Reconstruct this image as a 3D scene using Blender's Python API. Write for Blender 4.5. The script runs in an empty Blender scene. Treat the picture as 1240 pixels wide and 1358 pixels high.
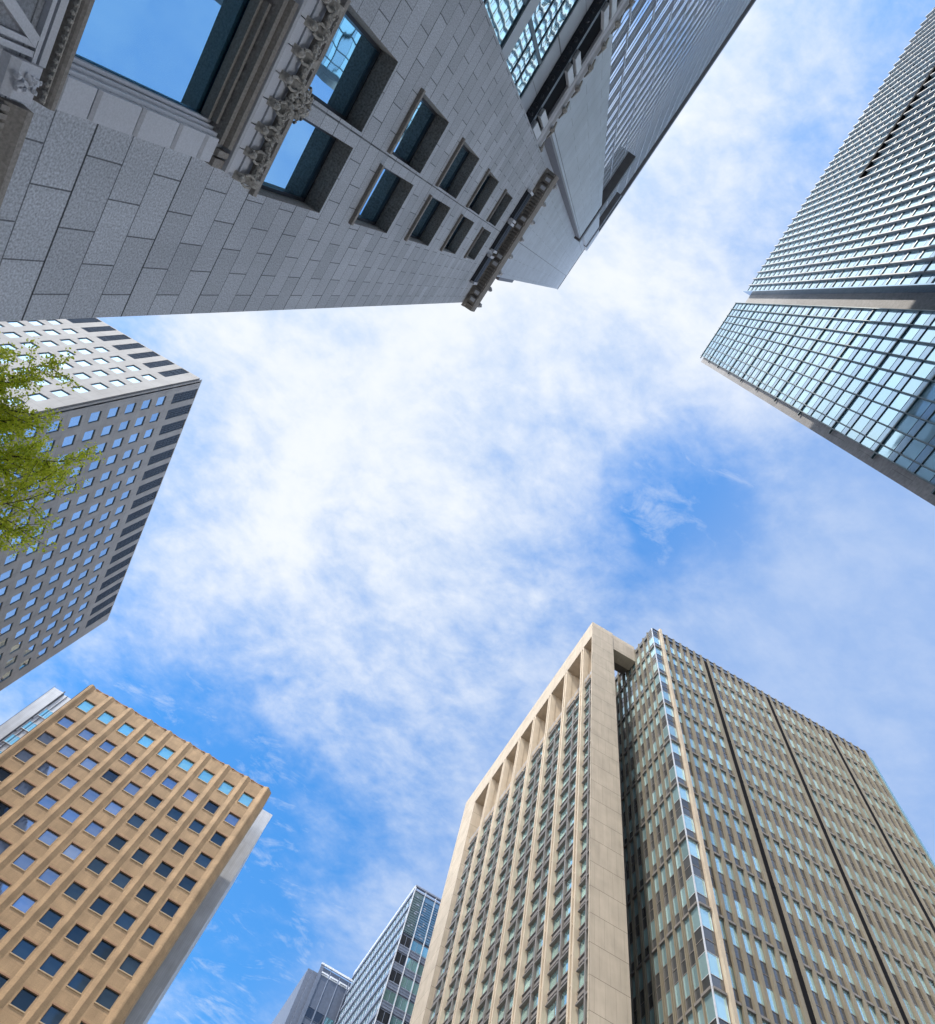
import bpy, math, random
from mathutils import Vector, Matrix
random.seed(7)
R_ = math.radians
scene = bpy.context.scene
col = scene.collection

# ------------------------------------------------------------------ camera
ZC = 1.6                                   # eye height: heights written "rel" are above the eye
AX = Vector((0.86473, -0.50220, 0.00521))
fpx, zx, zy, ang = 931.0, 790.11, 393.78, 30.14
zc = Vector((zx - 620, -(zy - 679), -fpx)).normalized()
xa = Vector((math.cos(R_(ang)), -math.sin(R_(ang)), 0)); xa = (xa - zc * xa.dot(zc)).normalized()
ya = zc.cross(xa)
# rows of W2C = world axes in camera coordinates -> camera axes in world = columns
ROT = Matrix(((xa.x, xa.y, xa.z), (ya.x, ya.y, ya.z), (zc.x, zc.y, zc.z)))
cam_d = bpy.data.cameras.new('camera')
cam = bpy.data.objects.new('camera', cam_d)
col.objects.link(cam)
cam.matrix_world = Matrix.Translation((0, 0, ZC)) @ ROT.to_4x4()
cam_d.sensor_fit = 'VERTICAL'
cam_d.sensor_height = 36
cam_d.lens = fpx / 1358 * 36
cam_d.clip_start = 0.1
cam_d.clip_end = 6000
scene.camera = cam
CAMINV = ROT.transposed()

# ------------------------------------------------------------------ light
SUN_AZ = Vector((-0.87, -0.49, 0)).normalized()
SUN_EL = R_(58)
sdir = Vector((SUN_AZ.x * math.cos(SUN_EL), SUN_AZ.y * math.cos(SUN_EL), math.sin(SUN_EL)))
sun_d = bpy.data.lights.new('sun', 'SUN')
sun_d.energy = 2.0
sun_d.angle = R_(0.55)
sun_d.color = (1.0, 0.93, 0.82)
sun = bpy.data.objects.new('sun', sun_d)
col.objects.link(sun)
sun.rotation_euler = sdir.to_track_quat('Z', 'Y').to_euler()
scene.view_settings.view_transform = 'Standard'
scene.view_settings.look = 'None'
scene.view_settings.exposure = 1.08
scene.view_settings.gamma = 1.0

world = bpy.data.worlds.new('World')
scene.world = world
world.use_nodes = True
wn, wl = world.node_tree.nodes, world.node_tree.links
wn.clear()


def wnode(t, **kw):
    n = wn.new(t)
    for k, v in kw.items():
        setattr(n, k, v)
    return n


def wmath(op, a, b=None, clamp=False):
    n = wnode('ShaderNodeMath', operation=op, use_clamp=clamp)
    for i, v in enumerate((a, b)):
        if v is None:
            continue
        if isinstance(v, (int, float)):
            n.inputs[i].default_value = v
        else:
            wl.new(v, n.inputs[i])
    return n.outputs[0]


BG = 0.1
out = wnode('ShaderNodeOutputWorld')
bg = wnode('ShaderNodeBackground')
bg.inputs['Strength'].default_value = BG
wl.new(bg.outputs[0], out.inputs[0])
sky = wnode('ShaderNodeTexSky', sky_type='NISHITA', sun_disc=False)
sky.sun_elevation = SUN_EL
sky.sun_rotation = math.atan2(SUN_AZ.x, SUN_AZ.y)
sky.air_density = 1.2
sky.dust_density = 0.4
sky.ozone_density = 2.0
tc = wnode('ShaderNodeTexCoord')
sep = wnode('ShaderNodeSeparateXYZ')
wl.new(tc.outputs['Generated'], sep.inputs[0])
zz = wmath('MAXIMUM', wmath('ADD', sep.outputs[2], 0.12), 0.1)
px_ = wmath('DIVIDE', sep.outputs[0], zz)
py_ = wmath('DIVIDE', sep.outputs[1], zz)
comb = wnode('ShaderNodeCombineXYZ')
wl.new(px_, comb.inputs[0]); wl.new(py_, comb.inputs[1])
P = comb.outputs[0]


def wnoise(scale, detail, rough, dist, loc=(0, 0, 0), rot=0, sc=(1, 1, 1)):
    m = wnode('ShaderNodeMapping')
    m.inputs['Location'].default_value = loc
    m.inputs['Rotation'].default_value = (0, 0, rot)
    m.inputs['Scale'].default_value = sc
    wl.new(P, m.inputs[0])
    n = wnode('ShaderNodeTexNoise')
    n.inputs['Scale'].default_value = scale
    n.inputs['Detail'].default_value = detail
    n.inputs['Roughness'].default_value = rough
    n.inputs['Distortion'].default_value = dist
    wl.new(m.outputs[0], n.inputs[0])
    return n.outputs[0]


# cloud cover: broad banks and gaps of this sky, as directions (x/z', y/z'), plus fractal noise
BLOBS = [  # cx, cy, radius, amount
    (-0.15, 0.12, 0.52, 0.25), (-0.30, 0.30, 0.45, 0.14), (-0.12, 0.45, 0.42, 0.13), (0.04, 0.06, 0.26, 0.06), (-0.46, 0.28, 0.30, 0.14), (0.02, -0.18, 0.40, 0.18),
    (-0.12, 0.05, 0.25, 0.08), (0.0, 0.42, 0.30, 0.08), (-0.28, 0.62, 0.25, 0.06),
    (0.235, 0.15, 0.17, -0.36), (0.20, 0.25, 0.16, -0.14), (0.40, 0.12, 0.16, 0.14), (-0.16, 0.85, 0.24, -0.22), (-0.06, 1.0, 0.30, -0.26),
    (0.02, 1.25, 0.40, -0.22), (-0.48, 0.62, 0.22, -0.12), (-0.35, 0.85, 0.20, -0.14), (0.36, -0.10, 0.25, -0.08),
    (0.28, -0.34, 0.28, -0.06), (0.35, 0.32, 0.30, 0.10), (0.6, 0.35, 0.4, 0.08),
]
n1 = wnoise(3.6, 9, 0.60, 0.4, (3.1, 1.7, 0), 0.5, (1.0, 1.15, 1))
n2 = wnoise(12.0, 8, 0.6, 0.25, (7.3, 2.2, 0), 0.9, (1.0, 1.35, 1))
n3 = wnoise(34.0, 6, 0.6, 0.2, (1.3, 5.2, 0), 0.9, (1.0, 1.3, 1))
cover = wmath('ADD', wmath('MULTIPLY', n1, 0.85), wmath('MULTIPLY', n2, 0.46))
cover = wmath('ADD', cover, wmath('MULTIPLY', n3, 0.2))
for cx, cy, r, a in BLOBS:
    d = wnode('ShaderNodeVectorMath', operation='DISTANCE')
    wl.new(P, d.inputs[0]); d.inputs[1].default_value = (cx, cy, 0)
    mr = wnode('ShaderNodeMapRange', interpolation_type='SMOOTHERSTEP')
    mr.inputs[1].default_value = 0; mr.inputs[2].default_value = r
    mr.inputs[3].default_value = a; mr.inputs[4].default_value = 0
    wl.new(d.outputs['Value'], mr.inputs[0])
    cover = wmath('ADD', cover, mr.outputs[0])
mr = wnode('ShaderNodeMapRange', interpolation_type='SMOOTHSTEP')
mr.inputs[1].default_value = 0.44; mr.inputs[2].default_value = 1.24
mr.inputs[3].default_value = 0.04; mr.inputs[4].default_value = 1.0
wl.new(cover, mr.inputs[0])
wi = wnode('ShaderNodeMapRange', interpolation_type='SMOOTHSTEP')         # loose wisps over the clear gaps
wi.inputs[1].default_value = 0.47; wi.inputs[2].default_value = 0.70
wi.inputs[3].default_value = 0.0; wi.inputs[4].default_value = 0.42
n4 = wnoise(8.0, 9, 0.68, 0.9, (2.2, 9.1, 0), 0.75, (1.0, 2.1, 1))
wl.new(wmath('ADD', wmath('MULTIPLY', n4, 0.75), wmath('MULTIPLY', n3, 0.25)), wi.inputs[0])
cfac = wmath('MAXIMUM', mr.outputs[0], wi.outputs[0])
hsv = wnode('ShaderNodeHueSaturation')
hsv.inputs['Saturation'].default_value = 1.25
hsv.inputs['Value'].default_value = 1.5
wl.new(sky.outputs[0], hsv.inputs['Color'])
cmix = wnode('ShaderNodeMixRGB')
cden = wnode('ShaderNodeMapRange', interpolation_type='SMOOTHSTEP')       # thin and thick cloud
cden.inputs[1].default_value = 0.30; cden.inputs[2].default_value = 0.62
wl.new(wmath('ADD', wmath('MULTIPLY', n1, 0.5), wmath('ADD', wmath('MULTIPLY', n2, 0.36), wmath('MULTIPLY', n3, 0.14))), cden.inputs[0])
ccol = wnode('ShaderNodeMixRGB')
ccol.inputs[1].default_value = (0.335 / BG, 0.385 / BG, 0.455 / BG, 1)
ccol.inputs[2].default_value = (0.44 / BG, 0.462 / BG, 0.492 / BG, 1)
wl.new(cden.outputs[0], ccol.inputs[0]); wl.new(ccol.outputs[0], cmix.inputs[2])
deep = wnode('ShaderNodeMixRGB', blend_type='MULTIPLY')
deep.inputs[0].default_value = 1
deep.inputs[2].default_value = (0.33, 0.72, 0.86, 1)
wl.new(hsv.outputs[0], deep.inputs[1])
wl.new(cfac, cmix.inputs[0]); wl.new(deep.outputs[0], cmix.inputs[1])
# thin high veil over the +X side of the sky
ve = wnode('ShaderNodeMapRange', interpolation_type='SMOOTHSTEP')
ve.inputs[1].default_value = 0.16; ve.inputs[2].default_value = 0.46
ve.inputs[3].default_value = 0.0; ve.inputs[4].default_value = 0.72
wl.new(wmath('ADD', px_, wmath('MULTIPLY', py_, 0.1)), ve.inputs[0])
vmix = wnode('ShaderNodeMixRGB')
vmix.inputs[2].default_value = (0.175 / BG, 0.255 / BG, 0.42 / BG, 1)
wl.new(ve.outputs[0], vmix.inputs[0]); wl.new(cmix.outputs[0], vmix.inputs[1])
# bright aureole in the cloud round the sun
gd = wnode('ShaderNodeVectorMath', operation='DOT_PRODUCT')
nrm = wnode('ShaderNodeVectorMath', operation='NORMALIZE')
wl.new(tc.outputs['Generated'], nrm.inputs[0]); wl.new(nrm.outputs[0], gd.inputs[0])
gd.inputs[1].default_value = tuple(sdir)
gl = wnode('ShaderNodeMapRange', interpolation_type='SMOOTHSTEP')
gl.inputs[1].default_value = 0.88; gl.inputs[2].default_value = 1.0
gl.inputs[3].default_value = 0.0; gl.inputs[4].default_value = 0.5
wl.new(gd.outputs['Value'], gl.inputs[0])
gmix = wnode('ShaderNodeMixRGB')
gmix.inputs[2].default_value = (1.5 / BG, 1.48 / BG, 1.42 / BG, 1)
wl.new(gl.outputs[0], gmix.inputs[0]); wl.new(vmix.outputs[0], gmix.inputs[1])
# horizon haze below view, made extra bright to fill shaded walls
hfill = wnode('ShaderNodeMapRange', interpolation_type='SMOOTHSTEP')
hfill.inputs[1].default_value = 0.0; hfill.inputs[2].default_value = 0.50
hfill.inputs[3].default_value = 0.9; hfill.inputs[4].default_value = 0.0
wl.new(sep.outputs[2], hfill.inputs[0])
hmix = wnode('ShaderNodeMixRGB')
hmix.inputs[2].default_value = (2.7 / BG, 2.75 / BG, 2.85 / BG, 1)
wl.new(hfill.outputs[0], hmix.inputs[0]); wl.new(gmix.outputs[0], hmix.inputs[1])
wl.new(hmix.outputs[0], bg.inputs['Color'])

# ------------------------------------------------------------------ materials
def new_mat(name):
    m = bpy.data.materials.new(name)
    m.use_nodes = True
    nt = m.node_tree
    return m, nt, nt.nodes['Principled BSDF']


def N(nt, t, **kw):
    n = nt.nodes.new(t)
    for k, v in kw.items():
        setattr(n, k, v)
    return n


def mul_noise(nt, colsock, coord, scale, lo, hi, detail=4, stretch=None):
    """multiply a colour by a value noise between lo and hi (weathering)."""
    if stretch:
        mp = N(nt, 'ShaderNodeMapping'); mp.inputs['Scale'].default_value = stretch
        nt.links.new(coord, mp.inputs[0]); coord = mp.outputs[0]
    n = N(nt, 'ShaderNodeTexNoise'); n.inputs['Scale'].default_value = scale; n.inputs['Detail'].default_value = detail
    nt.links.new(coord, n.inputs[0])
    mr = N(nt, 'ShaderNodeMapRange')
    mr.inputs[1].default_value = 0.3; mr.inputs[2].default_value = 0.7
    mr.inputs[3].default_value = lo; mr.inputs[4].default_value = hi
    nt.links.new(n.outputs[0], mr.inputs[0])
    mx = N(nt, 'ShaderNodeMixRGB', blend_type='MULTIPLY'); mx.inputs[0].default_value = 1
    nt.links.new(colsock, mx.inputs[1]); nt.links.new(mr.outputs[0], mx.inputs[2])
    return mx.outputs[0]


def stone(name, c, brick=None, joint=0.012, joint_dark=0.45, var=0.06, speck=None, rough=0.75, big=None, off=(0, 0),
          stain=(0.88, 1.08), spec=0.3):
    m, nt, b = new_mat(name)
    tcn = N(nt, 'ShaderNodeTexCoord')
    rgb = N(nt, 'ShaderNodeRGB'); rgb.outputs[0].default_value = (*c, 1)
    cs = rgb.outputs[0]
    fac = None
    if brick:
        mp = N(nt, 'ShaderNodeMapping'); mp.inputs['Location'].default_value = (off[0], off[1], 0)
        nt.links.new(tcn.outputs['UV'], mp.inputs[0])
        br = N(nt, 'ShaderNodeTexBrick')
        br.offset = brick[2] if len(brick) > 2 else 0.5
        br.inputs['Scale'].default_value = 1
        br.inputs['Brick Width'].default_value = brick[0]
        br.inputs['Row Height'].default_value = brick[1]
        br.inputs['Mortar Size'].default_value = joint
        br.inputs['Mortar Smooth'].default_value = 0.3
        br.inputs['Color1'].default_value = tuple(x * (1 - var) for x in c) + (1,)
        br.inputs['Color2'].default_value = tuple(min(1, x * (1 + var)) for x in c) + (1,)
        br.inputs['Mortar'].default_value = tuple(x * joint_dark for x in c) + (1,)
        nt.links.new(mp.outputs[0], br.inputs[0])
        cs = br.outputs[0]; fac = br.outputs[1]
        if big:
            b2 = N(nt, 'ShaderNodeTexBrick'); b2.offset = 0
            b2.inputs['Scale'].default_value = 1
            b2.inputs['Brick Width'].default_value = big[0]; b2.inputs['Row Height'].default_value = big[1]
            b2.inputs['Mortar Size'].default_value = joint * 1.5
            b2.inputs['Color1'].default_value = (1, 1, 1, 1); b2.inputs['Color2'].default_value = (1, 1, 1, 1)
            b2.inputs['Mortar'].default_value = (0.3, 0.3, 0.3, 1)
            nt.links.new(mp.outputs[0], b2.inputs[0])
            mx = N(nt, 'ShaderNodeMixRGB', blend_type='MULTIPLY'); mx.inputs[0].default_value = 1
            nt.links.new(cs, mx.inputs[1]); nt.links.new(b2.outputs[0], mx.inputs[2]); cs = mx.outputs[0]
    cs = mul_noise(nt, cs, tcn.outputs['Object'], 0.35, stain[0], stain[1], 6)
    cs = mul_noise(nt, cs, tcn.outputs['Object'], 1.6, 0.93, 1.06, 6, (1, 1, 0.12))
    if speck:
        cs = mul_noise(nt, cs, tcn.outputs['Object'], speck[0], speck[1], speck[2], 2)
    nt.links.new(cs, b.inputs['Base Color'])
    b.inputs['Roughness'].default_value = rough
    b.inputs['Specular IOR Level'].default_value = spec
    if fac is not None:
        bp = N(nt, 'ShaderNodeBump'); bp.inputs['Strength'].default_value = 0.5; bp.inputs['Distance'].default_value = 0.02
        bp.invert = True
        nt.links.new(fac, bp.inputs['Height']); nt.links.new(bp.outputs[0], b.inputs['Normal'])
    return m


def glass(name, tint, metallic=0.85, rough=0.03, var=0.25, wave=0.05, wscale=0.35, dark=None, dark_share=0.0):
    """coated facade glass: mirror-like, each pane a little different."""
    m, nt, b = new_mat(name)
    geo = N(nt, 'ShaderNodeNewGeometry'); oi = N(nt, 'ShaderNodeObjectInfo')
    ad = N(nt, 'ShaderNodeMath', operation='ADD'); fr = N(nt, 'ShaderNodeMath', operation='FRACT')
    nt.links.new(geo.outputs['Random Per Island'], ad.inputs[0]); nt.links.new(oi.outputs['Random'], ad.inputs[1])
    nt.links.new(ad.outputs[0], fr.inputs[0])
    ramp = N(nt, 'ShaderNodeValToRGB')
    e = ramp.color_ramp.elements
    e[0].color = tuple(x * (1 - var) for x in tint) + (1,)
    e[1].color = tuple(min(1, x * (1 + var * 0.6)) for x in tint) + (1,)
    nt.links.new(fr.outputs[0], ramp.inputs[0])
    cs = ramp.outputs[0]
    if dark_share:
        lt = N(nt, 'ShaderNodeMath', operation='LESS_THAN'); lt.inputs[1].default_value = dark_share
        f2 = N(nt, 'ShaderNodeMath', operation='MULTIPLY'); f2.inputs[1].default_value = 7.31
        f3 = N(nt, 'ShaderNodeMath', operation='FRACT')
        nt.links.new(fr.outputs[0], f2.inputs[0]); nt.links.new(f2.outputs[0], f3.inputs[0]); nt.links.new(f3.outputs[0], lt.inputs[0])
        mx = N(nt, 'ShaderNodeMixRGB'); nt.links.new(lt.outputs[0], mx.inputs[0]); nt.links.new(cs, mx.inputs[1])
        mx.inputs[2].default_value = (*dark, 1); cs = mx.outputs[0]
    nt.links.new(cs, b.inputs['Base Color'])
    b.inputs['Metallic'].default_value = metallic
    b.inputs['Roughness'].default_value = rough
    tcn = N(nt, 'ShaderNodeTexCoord')
    n = N(nt, 'ShaderNodeTexNoise'); n.inputs['Scale'].default_value = wscale; n.inputs['Detail'].default_value = 2
    nt.links.new(tcn.outputs['Object'], n.inputs[0])
    bp = N(nt, 'ShaderNodeBump'); bp.inputs['Strength'].default_value = wave; bp.inputs['Distance'].default_value = 0.3
    nt.links.new(n.outputs[0], bp.inputs['Height']); nt.links.new(bp.outputs[0], b.inputs['Normal'])
    return m


def plain(name, c, rough=0.5, metallic=0.0, noise=(0.9, 1.08), nscale=1.5, spec=0.4):
    m, nt, b = new_mat(name)
    tcn = N(nt, 'ShaderNodeTexCoord')
    rgb = N(nt, 'ShaderNodeRGB'); rgb.outputs[0].default_value = (*c, 1)
    cs = mul_noise(nt, rgb.outputs[0], tcn.outputs['Object'], nscale, noise[0], noise[1], 5)
    nt.links.new(cs, b.inputs['Base Color'])
    b.inputs['Roughness'].default_value = rough; b.inputs['Metallic'].default_value = metallic
    b.inputs['Specular IOR Level'].default_value = spec
    return m


M = {}
M['granite'] = stone('grey_granite', (0.455, 0.475, 0.515), (0.72, 0.511), 0.009, 0.32, 0.1, (42, 0.66, 1.32), 0.7, (40, 1.533), (-0.09, -0.235))
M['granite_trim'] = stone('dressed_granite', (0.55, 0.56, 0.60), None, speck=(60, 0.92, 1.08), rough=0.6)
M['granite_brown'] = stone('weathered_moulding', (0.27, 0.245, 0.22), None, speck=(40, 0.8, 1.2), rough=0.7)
M['carving'] = stone('weathered_carving', (0.38, 0.36, 0.33), None, speck=(30, 0.7, 1.3), rough=0.8)
M['bronze'] = plain('dark_bronze', (0.045, 0.05, 0.06), 0.4, 0.5)
M['tower_stone'] = stone('tower_stone', (0.42, 0.45, 0.5), (2.6, 1.8), 0.02, 0.55, 0.03, None, 0.5, (5.2, 60))
M['tower_bronze'] = plain('bay_shade_dark', (0.14, 0.13, 0.135), 0.5, 0.3)
M['mirror_sky'] = glass('mirror_glass', (0.36, 0.7, 0.95), 0.95, 0.015, 0.05, 0.03, 0.6)
M['mirror_wavy'] = glass('wavy_mirror_glass', (0.6, 0.85, 1.0), 0.95, 0.015, 0.1, 0.014, 0.5)
M['tower_glass'] = glass('tower_glass', (0.9, 0.95, 1.0), 0.95, 0.03, 0.1, 0.06, 0.3)
M['tower_fin'] = plain('tower_louvre', (0.55, 0.58, 0.66), 0.4, 0.1)
M['grey_panel'] = stone('grey_concrete_panel', (0.335, 0.325, 0.32), (3.12, 4.015, 0.0), 0.03, 0.72, 0.03, None, 0.8)
M['grey_dark'] = plain('dark_louvre', (0.105, 0.13, 0.17), 0.95, 0.0, spec=0.05)
M['recess_shade'] = plain('black_recess_shade', (0.012, 0.012, 0.014), 0.9, 0.0, spec=0.05)  # near-black colour standing for the shade inside slots and openings
M['blue_glass'] = glass('blue_window_glass', (0.46, 0.67, 0.88), 0.92, 0.03, 0.12, 0.03)
M['frame_dark'] = plain('dark_window_frame', (0.06, 0.09, 0.11), 0.4, 0.3)
M['curtain_glass'] = glass('curtain_wall_glass', (0.35, 0.57, 0.69), 0.6, 0.03, 0.1, 0.05, 0.2)
M['spandrel_blue'] = glass('blue_spandrel_glass', (0.22, 0.36, 0.5), 0.6, 0.1, 0.1, 0.03, 0.2)
M['fin_dark'] = plain('dark_teal_mullion', (0.035, 0.07, 0.085), 0.4, 0.3)
M['fin_grey'] = plain('grey_aluminium_fin', (0.18, 0.19, 0.205), 0.6, 0.1)
M['core'] = stone('core_concrete', (0.2, 0.19, 0.19), (3.0, 4.1), 0.03, 0.6, 0.05, (3, 0.8, 1.15), 0.7)
M['cream'] = stone('cream_stone', (0.5, 0.41, 0.31), (1.35, 4.1), 0.018, 0.72, 0.03, None, 0.75, (60, 4.1), (0, 0))
M['cream_column'] = stone('cream_lit_pier_stone', (0.57, 0.465, 0.345), None, rough=0.75)
M['taupe'] = stone('taupe_metal', (0.23, 0.205, 0.185), None, rough=0.55)
M['taupe_dark'] = plain('dark_taupe_recess', (0.05, 0.047, 0.045), 0.6)
M['soffit'] = plain('soffit_panel', (0.2, 0.17, 0.15), 0.7)
M['teal_glass'] = glass('teal_window_glass', (0.55, 0.82, 0.8), 0.7, 0.04, 0.25, 0.05)
M['olive'] = stone('olive_pier', (0.25, 0.212, 0.152), None, rough=0.65)
M['olive_wall'] = stone('olive_side_wall', (0.24, 0.215, 0.185), (2, 4.1), 0.02, 0.6, 0.03, None, 0.7)
M['pale_glass'] = glass('pale_teal_glass', (0.6, 0.85, 0.86), 0.65, 0.04, 0.25, 0.06)
M['slate_glass'] = glass('slate_spandrel_glass', (0.2, 0.2, 0.2), 0.6, 0.08, 0.3, 0.03)
M['white_metal'] = plain('white_mullion', (0.62, 0.63, 0.66), 0.4)
M['tan'] = stone('tan_tile', (0.435, 0.285, 0.16), (1.21, 1.335), 0.014, 0.78, 0.07, (7, 0.9, 1.1), 0.75, stain=(0.8, 1.12))
M['tan_trim'] = stone('tan_lintel', (0.36, 0.2, 0.12), None, rough=0.7)
M['tan_sill'] = stone('tan_sill', (0.5, 0.37, 0.23), None, rough=0.7)
M['office_glass'] = glass('office_window_glass', (0.27, 0.33, 0.46), 0.7, 0.03, 0.2, 0.04, 0.35, (0.05, 0.07, 0.1), 0.05)
M['dark_reflect'] = glass('dark_reflection_glass', (0.05, 0.08, 0.11), 0.6, 0.04, 0.5, 0.05, 0.35)  # colour of a dark reflection, given to chosen panes
M['teal_pane'] = glass('teal_top_glass', (0.35, 0.66, 0.7), 0.7, 0.05, 0.08)
M['pale_panel'] = stone('pale_grey_panel', (0.5, 0.51, 0.54), (0.35, 8.0, 0.0), 0.02, 0.8, 0.04, None, 0.55)
M['far_glass'] = glass('far_curtain_glass', (0.3, 0.52, 0.55), 0.75, 0.05, 0.3, 0.04, 0.2, (0.06, 0.07, 0.09), 0.25)
M['far_dark'] = plain('slate_cladding', (0.11, 0.125, 0.165), 0.4, 0.2)
M['far_mid'] = plain('grey_blue_cladding', (0.26, 0.29, 0.36), 0.45, 0.2)
M['crown_glass'] = glass('crown_glass', (0.2, 0.3, 0.36), 0.6, 0.08, 0.3, 0.04, 0.2)
M['slate_mid'] = plain('mid_slate_cladding', (0.13, 0.15, 0.2), 0.5, 0.1)
M['asphalt'] = stone('asphalt', (0.06, 0.06, 0.062), None, speck=(40, 0.7, 1.3), rough=0.9)
M['paving'] = stone('paving_slabs', (0.42, 0.41, 0.39), (0.6, 0.6), 0.01, 0.6, 0.08, (30, 0.85, 1.15), 0.85)
M['city'] = stone('city_ground', (0.3, 0.29, 0.28), (6, 6), 0.1, 0.7, 0.1, None, 0.9)
M['roadpaint'] = plain('road_paint', (0.75, 0.75, 0.72), 0.7)
M['bark'] = stone('bark', (0.07, 0.055, 0.04), None, speck=(12, 0.6, 1.4), rough=0.95)


def leaf_mat():
    m, nt, b = new_mat('young_green_leaf')
    geo = N(nt, 'ShaderNodeNewGeometry')
    ramp = N(nt, 'ShaderNodeValToRGB')
    e = ramp.color_ramp.elements
    e[0].color = (0.40, 0.50, 0.02, 1); e[1].color = (0.78, 0.78, 0.08, 1)
    nt.links.new(geo.outputs['Random Per Island'], ramp.inputs[0])
    nt.links.new(ramp.outputs[0], b.inputs['Base Color'])
    b.inputs['Roughness'].default_value = 0.5
    tr = N(nt, 'ShaderNodeBsdfTranslucent')
    nt.links.new(ramp.outputs[0], tr.inputs[0])
    mx = N(nt, 'ShaderNodeMixShader'); mx.inputs[0].default_value = 0.5
    nt.links.new(b.outputs[0], mx.inputs[1]); nt.links.new(tr.outputs[0], mx.inputs[2])
    nt.links.new(mx.outputs[0], nt.nodes['Material Output'].inputs[0])
    return m


M['leaf'] = leaf_mat()


# ------------------------------------------------------------------ mesh helpers
class MB:
    """collects faces in a local frame: x along the face, y inward, z up."""

    def __init__(s):
        s.v, s.f, s.m = [], [], []

    def face(s, pts, mi=0):
        i = len(s.v); s.v += [tuple(p) for p in pts]; s.f.append(tuple(range(i, i + len(pts)))); s.m.append(mi)

    def box(s, x0, x1, y0, y1, z0, z1, mi=0):
        i = len(s.v)
        s.v += [(x0, y0, z0), (x1, y0, z0), (x1, y1, z0), (x0, y1, z0), (x0, y0, z1), (x1, y0, z1), (x1, y1, z1), (x0, y1, z1)]
        for q in ((0, 3, 2, 1), (4, 5, 6, 7), (0, 1, 5, 4), (1, 2, 6, 5), (2, 3, 7, 6), (3, 0, 4, 7)):
            s.f.append(tuple(i + k for k in q)); s.m.append(mi)

    def prism(s, pts, z0, z1, mi=0):
        """plan polygon (counter-clockwise seen from above) extruded."""
        i = len(s.v); n = len(pts)
        s.v += [(x, y, z0) for x, y in pts] + [(x, y, z1) for x, y in pts]
        s.f.append(tuple(i + k for k in reversed(range(n)))); s.m.append(mi)
        s.f.append(tuple(i + n + k for k in range(n))); s.m.append(mi)
        for k in range(n):
            l = (k + 1) % n
            s.f.append((i + k, i + l, i + n + l, i + n + k)); s.m.append(mi)

    def profile(s, pts, x0, x1, mi=0):
        """section in (y, z) run along x."""
        i = len(s.v); n = len(pts)
        s.v += [(x0, y, z) for y, z in pts] + [(x1, y, z) for y, z in pts]
        for k in range(n):
            l = (k + 1) % n
            s.f.append((i + k, i + n + k, i + n + l, i + l)); s.m.append(mi)
        s.f.append(tuple(i + k for k in range(n))); s.m.append(mi)
        s.f.append(tuple(i + n + k for k in reversed(range(n)))); s.m.append(mi)

    def tube(s, pts, rad, n=6, mi=0):
        rings = []
        for k, p in enumerate(pts):
            p = Vector(p)
            a = Vector(pts[max(0, k - 1)]); b = Vector(pts[min(len(pts) - 1, k + 1)])
            t = (b - a).normalized()
            u = t.orthogonal().normalized(); w = t.cross(u)
            r = rad[k] if isinstance(rad, (list, tuple)) else rad
            i = len(s.v)
            s.v += [tuple(p + (u * math.cos(2 * math.pi * j / n) + w * math.sin(2 * math.pi * j / n)) * r) for j in range(n)]
            rings.append(i)
        for a, b in zip(rings, rings[1:]):
            for j in range(n):
                s.f.append((a + j, a + (j + 1) % n, b + (j + 1) % n, b + j)); s.m.append(mi)
        s.f.append(tuple(rings[-1] + j for j in range(n))); s.m.append(mi)

    def blob(s, c, r, seed=0, mi=0, nu=8, nv=5, lump=0.25):
        rnd = random.Random(seed); i = len(s.v)
        for a in range(nv + 1):
            th = math.pi * a / nv
            for b in range(nu):
                ph = 2 * math.pi * b / nu
                k = 1 + rnd.uniform(-lump, lump) if 0 < a < nv else 1
                s.v.append((c[0] + r[0] * k * math.sin(th) * math.cos(ph), c[1] + r[1] * k * math.sin(th) * math.sin(ph), c[2] + r[2] * k * math.cos(th)))
        for a in range(nv):
            for b in range(nu):
                s.f.append((i + a * nu + b, i + (a + 1) * nu + b, i + (a + 1) * nu + (b + 1) % nu, i + a * nu + (b + 1) % nu)); s.m.append(mi)

    def wall(s, xs, zs, hole, depth, y=0.0, mi=0, rmi=None):
        """gridded wall with real openings: hole(i, j) says which cells are open; reveals run back by depth."""
        rmi = mi if rmi is None else rmi
        nx, nz = len(xs) - 1, len(zs) - 1
        H = [[bool(hole(i, j)) for j in range(nz)] for i in range(nx)]
        for j in range(nz):
            i = 0
            while i < nx:
                if H[i][j]:
                    i += 1; continue
                k = i
                while k < nx and not H[k][j]:
                    k += 1
                s.face([(xs[i], y, zs[j]), (xs[k], y, zs[j]), (xs[k], y, zs[j + 1]), (xs[i], y, zs[j + 1])], mi)
                i = k
        for i in range(nx):
            for j in range(nz):
                if not H[i][j]:
                    continue
                x0, x1, z0, z1, d = xs[i], xs[i + 1], zs[j], zs[j + 1], y + depth
                if i == 0 or not H[i - 1][j]:
                    s.face([(x0, y, z0), (x0, y, z1), (x0, d, z1), (x0, d, z0)], rmi)
                if i == nx - 1 or not H[i + 1][j]:
                    s.face([(x1, y, z0), (x1, d, z0), (x1, d, z1), (x1, y, z1)], rmi)
                if j == 0 or not H[i][j - 1]:
                    s.face([(x0, y, z0), (x0, d, z0), (x1, d, z0), (x1, y, z0)], rmi)
                if j == nz - 1 or not H[i][j + 1]:
                    s.face([(x0, y, z1), (x1, y, z1), (x1, d, z1), (x0, d, z1)], rmi)

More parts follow.
